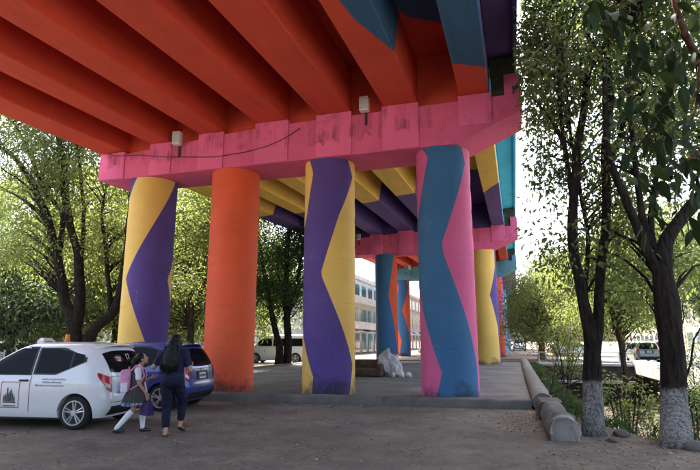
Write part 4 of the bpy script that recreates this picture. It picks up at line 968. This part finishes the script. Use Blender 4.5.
# distant vehicles
def van(name, label, loc, rz, paintm, s_=1.0, group=None):
    th = thing(name, label, 'van', loc, rz, group); th.scale = (s_, s_, s_)
    zr, xr = smooth_z([(.2, -2.35), (.4, -2.45), (1.0, -2.43), (1.6, -2.33), (1.95, -2.2), (2.02, -1.8)])
    zf, xf = smooth_z([(.2, 2.35), (.5, 2.45), (.85, 2.35), (1.05, 1.95), (1.25, 1.70), (1.6, 1.30), (1.9, .9), (2.02, .4)])
    zw, hw = smooth_z([(.2, .82), (.5, .92), (1.0, .93), (1.3, .88), (1.7, .80), (1.95, .7), (2.02, .5)])
    c = Car(zr, xr, zf, xf, zw, hw, 2.02); me = c.body((-1.45, 1.5), .34); me.materials.clear(); me.materials.append(paintm); bo = link('body', me, th)
    obj('underbody', MB().box((-2.2, -.78, .2), (2.2, .78, .7)), BLACK, th, world=False)
    for x in (-1.45, 1.5):
        for q in (-1, 1): wheel(th, x, q*.82, .34, .2, q)
    for q in (-1, 1):
        f = lambda u, z, o: c.side(u, z, o, q)
        for x0, x1 in ((-2.1, -1.0), (-.92, .2), (.28, 1.3)):
            xs = np.linspace(x0, x1, 8); obj('window', strip(f, xs, [1.18]*8, [min(1.72, 1.2+(1.75-x)*.75) for x in xs], .01), GLASS, bo, smooth=True, world=False)
        obj('headlight', strip(lambda u, z, o: c.pt(q*u, z, o), np.linspace(.05, .6, 8), [.68]*8, [.88]*8, .01), CLEARLENS, bo, smooth=True, world=False)
    ys = np.linspace(-.72, .72, 9); obj('windscreen', strip(c.front, ys, [1.2]*9, [1.78]*9, .008), GLASS, bo, smooth=True, world=False)
    obj('rear_window', strip(c.rear, ys*.9, [1.2]*9, [1.75]*9, .008), GLASS, bo, smooth=True, world=False); obj('front_bumper', strip(c.front, ys, [.3]*9, [.45]*9, .008), BLACK, bo, world=False)
    return th
van('parked_van', 'white van parked beyond the island behind the twin-trunked tree', (-13.2-3.3, 33.6+2.6, 0), R_(188), WHITE)
van('parked_van', 'white van far down the street at the vanishing point', (-.2+.6, 92, 0), R_(-90), WHITE)
hatchback('parked_car', 'pale silver car on the left street behind the white taxi', (-21.5, 21.0, 0), R_(196), SILVER, (1.15, 1.05, 1))
hatchback('parked_car', 'grey green car further back on the left street', (-25.5, 27.5, 0), R_(190), GREYGREEN, (1.2, 1.08, 1))
hatchback('parked_car', 'white car at the far left of the left street', (-27.0, 22.5, 0), R_(186), WHITE, (1.15, 1.05, 1))
hatchback('parked_car', 'red car parked on the right street beside the stout trunk', (11.6, 50.5, 0), R_(80), REDCAR, (1.15, 1.1, 1.05))
hatchback('parked_car', 'silver car parked on the right street left of the red car', (10.2, 54.5, 0), R_(95), SILVER, (1.2, 1.08, 1))
hatchback('parked_car', 'grey green car parked behind the leafy canal shrub', (9.3, 47.0, 0), R_(92), GREYGREEN, (1.2, 1.08, .98))
hatchback('parked_car', 'silver car seen below the orange wedge column of the second pier', (-8.6, 62.0, 0), R_(170), SILVER, (1.2, 1.08, 1))
hatchback('parked_car', 'white car beyond the canal headwall under the pale tree', (5.8, 62.0, 0), R_(20), WHITE, (1.2, 1.08, 1))

# ------------------------------------------------------------------ people
SKIN = NT('skin').fin((.36, .19, .12, 1), .55, .35); HAIR = plain('black_hair', (.008, .007, .007), .6, .22)
NAVY = plain('navy_cloth', (.015, .017, .046), .85, .2, var=.3); NAVY2 = plain('navy_trouser_cloth', (.010, .011, .027), .88, .2, var=.3); GREY = plain('grey_pinafore', (.055, .057, .06), .9, .15, var=.25)
SHIRT = plain('white_shirt', (.66, .66, .70), .85, .2); SOCK = plain('white_sock', (.70, .70, .70), .9, .1); SHOE = plain('black_shoe', (.015, .015, .016), .35, .5); SANDAL = plain('brown_sandal', (.05, .028, .02), .6, .3); PURPLEBAG = plain('purple_bag', (.04, .022, .09), .75, .2)
BAGPINK = plain('pink_satin', (.62, .26, .42), .55, .3, var=.3, scale=9); BAGBLUE = plain('iridescent_blue', (.30, .42, .62), .45, .4, var=.35, scale=12); BAGWHITE = plain('bag_white', (.68, .62, .66), .6, .3)
def fuse(name, mb, mat, parent, vox=.011, it=6, fac=.5, fold=0.0):
    me = bpy.data.meshes.new(name); me.from_pydata(mb.v, [], mb.f); me.update(); o = bpy.data.objects.new(name, me); col.objects.link(o)
    r = o.modifiers.new('r', 'REMESH'); r.mode = 'VOXEL'; r.voxel_size = vox; s_ = o.modifiers.new('s', 'SMOOTH'); s_.iterations = it; s_.factor = fac
    dg = bpy.context.evaluated_depsgraph_get(); new = bpy.data.meshes.new_from_object(o.evaluated_get(dg)); bpy.data.objects.remove(o)
    if fold:
        for v in new.vertices:
            q = v.co; v.co = q + v.normal*fold*(mnoise.noise(Vector((q.x*9+q.z*5, q.y*9, q.z*17)))+.5*mnoise.noise(q*34))
    new.polygons.foreach_set('use_smooth', [True]*len(new.polygons)); new.materials.clear(); new.materials.append(mat); return link(name, new, parent)
def hand(mb, wrist, d, side, k=1.0):
    """palm and five fingers; d = pointing direction, side = towards the thumb"""
    d = Vector(d).normalized(); t = Vector(side); t = (t-d*t.dot(d)).normalized(); n = d.cross(t); w0 = Vector(wrist)
    for a in (-.026, -.009, .009, .026): mb.cap(w0+d*.01*k+t*a*.7*k, .016*k, w0+d*.085*k+t*a*k, .012*k, n=8)
    for a, L in ((.030, .062), (.011, .072), (-.010, .068), (-.029, .052)):
        b = w0+d*.085*k+t*a*k; m = b+d*L*.55*k+n*.012*k; mb.cap(b, .0095*k, m, .0088*k, n=8); mb.cap(m, .0088*k, m+(d*.6+n*.8)*L*.5*k, .0075*k, n=8)
    b = w0+d*.025*k+t*.028*k; m = b+(d*.6+t*.75)*.04*k; mb.cap(b, .013*k, m, .0105*k, n=8); mb.cap(m, .0105*k, m+(d*.9+t*.2)*.032*k, .0085*k, n=8)
def head(mb, c, fwd, up, k=1.0):
    """skull, jaw, nose, lips, ears"""
    f = Vector(fwd).normalized(); u = Vector(up); u = (u-f*u.dot(f)).normalized(); s_ = f.cross(u); c = Vector(c)
    Mx = Matrix((s_, f, u)).transposed()
    mb.ell(c+u*.025*k-f*.008*k, (.073*k, .092*k, .088*k), M=Mx); mb.ell(c-u*.045*k+f*.022*k, (.056*k, .064*k, .062*k), M=Mx)
    mb.cap(c-u*.088*k+f*.060*k, .022*k, c-u*.075*k+f*.05*k, .03*k, n=8)
    mb.cap(c+f*.088*k+u*.012*k, .008*k, c+f*.106*k-u*.024*k, .0125*k, n=8); mb.cap(c+f*.084*k-u*.052*k+s_*.012*k, .009*k, c+f*.084*k-u*.052*k-s_*.012*k, .009*k, n=8)
    for q in (-1, 1): mb.ell(c+s_*q*.074*k-u*.012*k-f*.01*k, (.010*k, .022*k, .032*k), M=Mx)
    return f, u, s_
def faceparts(parent, c, f, u, s_, k=1.0):
    c = Vector(c)
    for q in (-1, 1):
        e = obj('eye', MB().ell(c+f*.083*k+u*.012*k+s_*q*.031*k, (.0125*k, .0125*k, .009*k)), WHITEINK, parent, smooth=True, world=False); obj('iris', MB().ell(c+f*.0925*k+u*.012*k+s_*q*.031*k, (.0055*k,)*3), INK, e, smooth=True, world=False)
        obj('eyebrow', MB().cap(c+f*.088*k+u*.036*k+s_*q*.018*k, .0035*k, c+f*.082*k+u*.037*k+s_*q*.046*k, .003*k, n=6), HAIR, parent, world=False)
# --- woman (local +y = walking direction, x to her right)
wd_ = thing('person', 'woman in navy top and trousers with long black hair seen from behind', 'person', (-5.62, 8.02, 0), R_(14)); wd_.scale = (1.06, 1.04, 1.035)
hip = Vector((0, 0, .84)); neck = Vector((0, .02, 1.33)); hc = Vector((.0, .035, 1.475))
Lk, La = Vector((-.085, .05, .44)), Vector((-.04, -.06, .075)); Rk, Ra = Vector((.10, .26, .50)), Vector((.09, .22, .16))
Ls, Le, Lw = Vector((-.175, .01, 1.29)), Vector((-.33, .02, 1.07)), Vector((-.28, .16, 1.20)); Rs, Re, Rw = Vector((.175, .02, 1.29)), Vector((.265, .03, 1.03)), Vector((.20, .24, 1.10))
b = MB(); b.ell((0, 0, .90), (.165, .125, .14)); b.ell((0, .0, 1.06), (.145, .105, .16)); b.ell((0, .01, 1.20), (.165, .11, .15)); b.cap(neck-Vector((0, 0, .04)), .06, hc-Vector((0, 0, .06)), .052)
for h0, k_, a_ in ((Vector((-.085, 0, .84)), Lk, La), (Vector((.085, 0, .84)), Rk, Ra)): b.cap(h0, .088, k_, .058); b.cap(k_, .056, a_, .036)
for s0, e0, w0 in ((Ls, Le, Lw), (Rs, Re, Rw)): b.cap(Vector((s0.x*.6, 0, 1.30)), .06, s0, .055); b.cap(s0, .05, e0, .04); b.cap(e0, .039, w0, .026)
for a_, fd in ((La, Vector((-.05, 1, -.0))), (Ra, Vector((.05, .9, -.35)))):
    fd = fd.normalized(); b.cap(a_-Vector((0, .03, .035)), .032, a_+fd*.10-Vector((0, 0, .05)), .026); b.cap(a_+fd*.09-Vector((0, 0, .05)), .03, a_+fd*.165-Vector((0, 0, .058)), .020)
hand(b, Lw, (-.55, .75, .2), (0, 0, 1)); hand(b, Rw, (-.3, .9, .1), (-1, 0, .3)); ff = head(b, hc, (-.15, .97, -.12), (0, .05, 1), 1.02)
wb = fuse('body', b, SKIN, wd_, .009, 4); faceparts(wb, hc, *ff)
t = MB(); t.ell((0, 0, .93), (.19, .155, .12)); t.ell((0, 0, 1.06), (.175, .135, .17)); t.ell((0, .01, 1.20), (.188, .135, .15)); t.cap((-.11, .01, 1.30), .075, (.11, .01, 1.30), .075)
for s0, e0 in ((Ls, Le), (Rs, Re)): t.cap(s0*.85+Vector((0, 0, .20)), .075, s0, .073); t.cap(s0, .07, s0.lerp(e0, .62), .066)
fuse('top', t, NAVY, wb, .011, 5, fold=.013)
t = MB(); t.ell((0, -.01, .86), (.18, .15, .13))
for h0, k_, a_ in ((Vector((-.085, 0, .84)), Lk, La), (Vector((.085, 0, .84)), Rk, Ra)): t.cap(h0, .108, k_, .080); t.cap(k_, .078, k_.lerp(a_, .74), .062)
fuse('trousers', t, NAVY2, wb, .011, 4, fold=.011)
t = MB(); f_, u_, s_ = ff; t.ell(hc+Vector((0, -.02, .03)), (.098, .115, .105)); rr = []
for z, wx, wy, yy in ((1.50, .10, .075, -.04), (1.42, .115, .075, -.075), (1.32, .13, .065, -.10), (1.22, .135, .055, -.125), (1.16, .125, .05, -.135), (1.10, .105, .045, -.14), (1.05, .075, .03, -.14), (1.01, .03, .02, -.14)):
    rr.append([(wx*math.cos(a)*(1+.05*math.sin(5*a+z*20)), yy+wy*math.sin(a), z) for a in np.linspace(0, 6.283, 22, endpoint=False)])
t.loft(rr)
for q in (-1, 1): t.cap(hc+Vector((q*.07, -.01, .0)), .04, (q*.105, -.02, 1.25), .035)
hr = fuse('hair', t, HAIR, wb, .010, 3, fold=.010)
hs = MB()
for k in range(170):
    x0 = random.uniform(-.11, .11); x1 = x0*1.25+random.uniform(-.05, .05); zz = random.uniform(.96, 1.08)
    hs.tube([(x0, -.075-random.uniform(.04, .055), 1.42), (x0*1.2, -.165+abs(x0)*.25, 1.26), (x1, -.185+abs(x1)*.3, 1.15), (x1*.9, -.17, zz)], [.003, .0045, .0045, .0015], 4)
obj('hair_strands', hs, HAIR, hr, smooth=True, world=False)
for a_, fd in ((La, Vector((-.05, 1, 0))), (Ra, Vector((.05, .9, -.35)))):
    fd = fd.normalized(); sb = MB(); q = a_-Vector((0, 0, .075)); sdv = Vector((1, 0, 0)); rr = []
    for tt, wv_ in ((-.055, .026), (-.02, .034), (.05, .034), (.11, .042), (.16, .036), (.185, .015)):
        c0 = q+fd*tt-Vector((0, 0, .012)); rr.append([tuple(c0+sdv*wv_), tuple(c0-sdv*wv_), tuple(c0-sdv*wv_+Vector((0, 0, .022))), tuple(c0+sdv*wv_+Vector((0, 0, .022)))])
    sb.loft(rr)
    for tt, hh in ((.10, .045), (.02, .07)): sb.tube([tuple(q+fd*tt+sdv*.038), tuple(q+fd*tt+sdv*.02+Vector((0, 0, hh))), tuple(q+fd*tt-sdv*.02+Vector((0, 0, hh))), tuple(q+fd*tt-sdv*.038)], .007, 6)
    obj('sandal', sb, SANDAL, wb, world=False)
# --- schoolgirl (local +y = walking direction)
gd = thing('person', 'schoolgirl in grey pinafore and white knee socks with a pastel backpack', 'person', (-6.42, 8.14, 0), R_(-62))
K = .86; hc = Vector((0, .055, 1.235)); Lk, La = Vector((-.06, .11, .38)), Vector((-.06, .13, .075)); Rk, Ra = Vector((.065, -.02, .385)), Vector((.07, -.27, .085))
Ls, Le, Lw = Vector((-.135, .02, 1.05)), Vector((-.20, .06, .84)), Vector((-.17, .20, .90)); Rs, Re, Rw = Vector((.135, .02, 1.05)), Vector((.19, .06, .83)), Vector((.17, .19, .66))
b = MB(); b.ell((0, 0, .70), (.13, .10, .11)); b.ell((0, 0, .84), (.115, .085, .13)); b.ell((0, .01, .97), (.13, .09, .12)); b.cap((0, .02, 1.05), .045, hc-Vector((0, 0, .05)), .042)
for h0, k_, a_ in ((Vector((-.065, 0, .68)), Lk, La), (Vector((.065, 0, .68)), Rk, Ra)): b.cap(h0, .072, k_, .046); b.cap(k_, .046, k_.lerp(a_, .35), .05); b.cap(k_.lerp(a_, .35), .05, a_, .031)
for s0, e0, w0 in ((Ls, Le, Lw), (Rs, Re, Rw)): b.cap(Vector((s0.x*.6, 0, 1.05)), .045, s0, .043); b.cap(s0, .04, e0, .032); b.cap(e0, .031, w0, .022)
for a_, pitch in ((La, 0), (Ra, -.35)): b.cap(a_-Vector((0, .02, .03)), .028, a_+Vector((0, .11, -.05+pitch*.0)), .022)
hand(b, Lw, (0, .9, .3), (0, -.3, 1), .85); hand(b, Rw, (-.1, .35, -1), (0, 1, .2), .85); ff = head(b, hc, (-.18, .93, .30), (.02, -.3, 1), .93)
gb = fuse('body', b, SKIN, gd, .008, 4); faceparts(gb, hc, *ff, .93)
t = MB(); t.ell((0, .01, .97), (.142, .105, .13)); t.cap((-.09, .01, 1.045), .058, (.09, .01, 1.045), .058); t.cap((0, .02, 1.08), .056, (0, .025, 1.11), .052)
for s0, e0 in ((Ls, Le), (Rs, Re)): t.cap(s0*.9+Vector((0, 0, .10)), .055, s0, .054); t.cap(s0, .053, s0.lerp(e0, .6), .05)
fuse('shirt', t, SHIRT, gb, .010, 4, fold=.009)
m = MB(); rr = []
for z, wx, wy in ((1.06, .085, .105), (1.0, .135, .117), (.92, .142, .118), (.82, .136, .11), (.76, .145, .12)): rr.append([(wx*math.cos(a), .008+wy*math.sin(a), z) for a in np.linspace(0, 6.283, 40, endpoint=False)])
obj('pinafore_bodice', m.loft(rr, caps=False), GREY, gb, smooth=True, world=False)
def plaid():
    n = NT('pleated_skirt'); z = n.sep()[2]; k = n.ramp(n.math('ADD', z, n.math('MULTIPLY', n.noise(40, 2), .01)), .50, .512, (1,1,1,1), (0,0,0,1))
    wv = n.n('ShaderNodeTexWave'); wv.inputs['Scale'].default_value = 9; n.l(n.tc.outputs['Object'], wv.inputs[0]); hem = n.mix(n.ramp(wv.outputs[0], .4, .6), (.07, .10, .2, 1), (.30, .33, .38, 1))
    return n.fin(n.mix(k, (.055, .057, .06, 1), hem), .9, .15)
m = MB(); rr = []
for z, q in ((.765, 0), (.72, .25), (.66, .5), (.58, .8), (.50, 1.0), (.455, 1.08)):
    rr.append([((.145+.065*q)*(1+.07*q*math.sin(16*a))*math.cos(a), .005-.02*q+(.122+.085*q)*(1+.07*q*math.sin(16*a))*math.sin(a), z+.012*q*math.sin(3*a)) for a in np.linspace(0, 6.283, 96, endpoint=False)])
obj('skirt', m.loft(rr, caps=False), plaid(), gb, smooth=True, world=False)
for k_, a_ in ((Lk, La), (Rk, Ra)):
    p0 = k_.lerp(a_, .12); m = MB(); m.cap(p0, .050, k_.lerp(a_, .38), .054); m.cap(k_.lerp(a_, .38), .054, a_, .037); fuse('sock', m, SOCK, gb, .008, 3)
    m = MB(); m.cap(a_-Vector((0, .035, .045)), .030, a_+Vector((0, .03, -.042)), .034); m.cap(a_+Vector((0, .03, -.045)), .034, a_+Vector((0, .125, -.052)), .024); fuse('shoe', m, SHOE, gb, .008, 3)
t = MB(); f_, u_, s_ = ff; t.ell(hc-f_*.028+u_*.03, (.082, .088, .088)); t.cap(hc-f_*.10+u_*.05, .035, hc-f_*.15-u_*.02, .045); t.cap(hc-f_*.15-u_*.02, .045, hc-f_*.15-u_*.17, .03); t.cap(hc-f_*.15-u_*.17, .03, hc-f_*.13-u_*.26, .012)
fuse('hair', t, HAIR, gb, .009, 3)
# backpack (worn, a thing of its own)
bp = thing('backpack', 'pastel pink and pale blue backpack on the schoolgirl', 'backpack', gd.location, R_(-62))
bp.location.z = .60
def off(p): return (p[0], p[1], p[2]-.60)
m = MB().box(off((-.14, -.27, .68)), off((.14, -.10, 1.06)), bev=.05); pk = obj('pack', m, BAGPINK, bp, world=False, smooth=True)
obj('front_pocket', MB().box(off((-.115, -.33, .66)), off((.115, -.255, .86)), bev=.03), BAGBLUE, bp, world=False, smooth=True); obj('flap', MB().box(off((-.10, -.285, .90)), off((.10, -.262, 1.02)), bev=.008), BAGWHITE, bp, world=False, smooth=True)
obj('side_pocket', MB().box(off((.13, -.24, .68)), off((.165, -.13, .84)), bev=.014), BAGWHITE, bp, world=False, smooth=True); obj('handle', MB().tube([off((-.03, -.15, 1.05)), off((-.03, -.15, 1.10)), off((.03, -.15, 1.10)), off((.03, -.15, 1.05))], .009, 6), BAGPINK, bp, world=False)
for q in (-1, 1): obj('strap', MB().tube([off((q*.09, -.11, 1.02)), off((q*.10, -.02, 1.125)), off((q*.10, .09, 1.06)), off((q*.11, .125, .95)), off((q*.135, .07, .82)), off((q*.13, -.08, .72))], .018, 8), BAGPINK, bp, world=False, smooth=True)
# purple bag in her lowered hand
R3 = Matrix.Rotation(R_(-62), 4, 'Z'); hw_ = gd.location + R3 @ (Rw+Vector((0, .03, -.09)))
pb = thing('handbag', 'small purple bag held in the schoolgirl\'s lowered hand', 'bag', (hw_.x, hw_.y, hw_.z-.27), R_(-20))
bm = bmesh.new(); bmesh.ops.create_cube(bm, size=1); bmesh.ops.subdivide_edges(bm, edges=list(bm.edges), cuts=4, use_grid_fill=True)
for v in bm.verts: p = v.co.copy(); k = 1.18-.34*(p.z+.5); v.co = Vector((p.x*.22*k, p.y*.10*k*(1+.3*math.cos(p.x*3)), (p.z+.5)*.21))
obj('bag', MB().bm(bm), PURPLEBAG, pb, world=False, smooth=True, ang=70); obj('handle', MB().tube([(-.06, 0, .20), (-.045, 0, .25), (0, 0, .275), (.045, 0, .25), (.06, 0, .20)], .007, 6), PURPLEBAG, pb, world=False, smooth=True)

# ------------------------------------------------------------------ rubble and junk on the island
th = thing('rubble_heap', 'pale broken concrete heap with crumbling edges before the second pier', 'rubble', (-5.0, 22.0, IZ))
bm = bmesh.new(); bmesh.ops.create_icosphere(bm, subdivisions=4, radius=1)
for v in bm.verts:
    d = v.co.copy(); k = 1+.32*mnoise.noise(d*1.7)+.14*mnoise.noise(d*5)+.06*mnoise.noise(d*13); v.co = Vector((d.x*.52*k, d.y*.45*k, d.z*k*.70+.26+(.12 if d.x < 0 else -.1)))
RUBBLE = concrete('whitewashed_rubble', (.55, .54, .52)); obj('heap', MB().bm(bm, 0, Matrix.Translation((-5.05, 22.2, IZ))), RUBBLE, th)
for k, (dx, dy, s_) in enumerate([(.45, -.3, .2), (.75, -.1, .14), (.2, -.5, .12), (.55, -.55, .09), (.9, -.4, .07)]):
    bm = bmesh.new(); bmesh.ops.create_icosphere(bm, subdivisions=2, radius=s_)
    for v in bm.verts: v.co *= 1+.4*mnoise.noise(v.co*6+Vector((k, 0, 0)))
    obj('chunk', MB().bm(bm, 0, Matrix.Translation((-5.0+dx, 22.0+dy, IZ+s_*.5))), RUBBLE, th)
BROWN = plain('brown_cloth', (.085, .055, .036), .9, .15, var=.5, scale=4)
th = thing('old_sofa', 'worn brown upholstered seat dumped left of the rubble heap', 'sofa', (-6.0, 21.6, IZ))
m = MB().box((-6.75, 21.2, IZ+.02), (-5.35, 22.0, IZ+.34), bev=.06); obj('seat', m, BROWN, th, smooth=True); obj('backrest', MB().box((-6.75, 21.85, IZ+.30), (-5.35, 22.1, IZ+.66), bev=.07), BROWN, th, smooth=True)
for x in (-6.86, -5.42): obj('armrest', MB().box((x, 21.2, IZ+.02), (x+.2, 22.05, IZ+.5), bev=.06), BROWN, th, smooth=True)
# orange post behind the taxi
p = atd(62, 392, 17.0); th = thing('marker_post', 'slim orange marker post behind the white taxi roof', 'post', (p[0], p[1], 0)); OR2 = plain('orange_plastic', (.55, .18, .03), .5, .4)
obj('shaft', MB().tube([(p[0], p[1], 0), (p[0], p[1], 1.55), (p[0], p[1], 1.75)], [.09, .085, .06], 12), OR2, th, smooth=True); obj('base', MB().tube([(p[0], p[1], 0), (p[0], p[1], .06)], [.2, .16], 12), BLACK, th); obj('band', MB().tube([(p[0], p[1], 1.2), (p[0], p[1], 1.32)], .093, 12), WHITEINK, th)

# ------------------------------------------------------------------ buildings
WALLW = concrete('white_render', (.62, .62, .60), .4); WALLC = concrete('cream_render', (.58, .50, .36), .4); WALLP = concrete('pale_pink_render', (.55, .44, .40), .4); PANE = NT('window_pane').fin((.05, .07, .09, 1), .08, .6); FRAME = plain('window_frame', (.35, .36, .36), .5); AWN = plain('blue_awning', (.10, .20, .38), .7); SIGNB = plain('sign_board', (.5, .12, .1), .6); SHUT = plain('shutter', (.22, .2, .19), .6)
def building(name, label, x_face, y0, y1, depth, floors, fh, wall, facing=1, bay=3.2, balcony=False, cat='building', group=None, awn=False):
    """street block whose facade lies on the plane x = x_face, looking along +x (facing=1) or -x"""
    th = thing(name, label, cat, (x_face-facing*depth/2, (y0+y1)/2, 0), group=group); H_ = floors*fh; xb = x_face-facing*depth
    lo, hi = min(x_face, xb), max(x_face, xb)
    obj('wall', MB().box((lo, y0, 0), (hi, y1, H_)), wall, th)
    obj('roof', MB().box((lo-.15, y0-.15, H_), (hi+.15, y1+.15, H_+.5)), wall, th)
    nb = max(1, int((y1-y0)/bay)); bw = (y1-y0)/nb; r5 = random.Random(int(abs(y0)*7))
    def q(a, b, c, d, e, f, nm, mt, par):
        return obj(nm, MB().box((min(a, b), c, e), (max(a, b), d, f)), mt, par)
    for fl in range(floors):
        for k in range(nb):
            c = y0+(k+.5)*bw; z0 = fl*fh+(.9 if fl else .05); z1 = fl*fh+fh-.6; hwid = bw*.32
            nm = 'window' if fl else ('shopfront' if r5.random() < .7 else 'door')
            w_ = q(x_face, x_face+facing*.06, c-hwid, c+hwid, z0, z1, nm, FRAME if fl else SHUT, th)
            for s_ in (0, 1): q(x_face+facing*.06, x_face+facing*.08, c-hwid+.08+s_*hwid, c+.0-.05+s_*hwid, z0+.08, z1-.08, 'pane', PANE, w_)
            if fl: q(x_face, x_face+facing*.22, c-hwid-.1, c+hwid+.1, z0-.14, z0-.02, 'sill', wall, w_)
        if fl and balcony: q(x_face, x_face+facing*1.1, y0+.3, y1-.3, fl*fh-.12, fl*fh+.06, 'balcony', WALLW, th); q(x_face+facing*1.0, x_face+facing*1.1, y0+.3, y1-.3, fl*fh+.06, fl*fh+.75, 'parapet', WALLW, th)
    if awn:
        for k in range(0, nb, 2): c = y0+(k+.5)*bw; m = MB().add([(x_face, c-bw*.42, 3.1), (x_face, c+bw*.42, 3.1), (x_face+facing*1.4, c+bw*.42, 2.6), (x_face+facing*1.4, c-bw*.42, 2.6), (x_face, c-bw*.42, 2.95), (x_face, c+bw*.42, 2.95)], [(0, 1, 2, 3), (3, 2, 5, 4)]); obj('awning', m, AWN, th)
        for k in range(1, nb, 3): c = y0+(k+.5)*bw; q(x_face+facing*.1, x_face+facing*.22, c-1.2, c+1.2, 2.75, 3.3, 'sign_board', SIGNB if k % 2 else AWN, th)
    return th
building('street_building', 'white three storey shop building with balconies left of the rubble heap', -19, 60, 76, 12, 3, 3.1, WALLW, balcony=True, awn=True)
building('street_building', 'lower pale shop building next down the left street', -19, 76.4, 92, 12, 3, 2.9, WALLC, awn=True)
building('street_building', 'pinkish far building beyond the third pier', -18.5, 92.4, 118, 12, 3, 3.2, WALLP, awn=True)
building('street_building', 'pale grey block behind the van and twin-trunked tree', -38.2, 44, 66, 12, 2, 3.2, WALLW, awn=True)
building('street_building', 'cream house row behind the left street trees', -38.2, 22, 43.5, 12, 2, 3.3, WALLC, awn=True)
building('street_building', 'white house at the far left behind the trees', -38.2, -4, 21.5, 12, 2, 3.2, WALLW, awn=True)
building('street_building', 'cream two storey house on the right street behind the stout tree', 21.2, 58, 80, 12, 2, 3.3, WALLC, -1)
building('street_building', 'white house with a plain parapet at the right edge of the picture', 21.2, 36, 57.5, 12, 2, 3.6, WALLW, -1)
building('street_building', 'long cream house further down the right street', 21.2, 80.5, 130, 12, 2, 3.1, WALLC, -1)
# billboard over the left buildings
th = thing('billboard', 'framed white billboard above the pale shop building roof', 'billboard', (-20, 79, 9.0)); obj('panel', MB().box((-19.9, 76.8, 10.2), (-19.7, 81, 13.4)), WALLW, th); obj('panel_edge', MB().box((-19.95, 76.6, 10.0), (-19.72, 81.2, 10.2)), SHUT, th)
for y in (77.5, 80.3): obj('support', MB().tube([(-19.8, y, 9.0), (-19.8, y, 10.2)], .08, 8), SHUT, th)
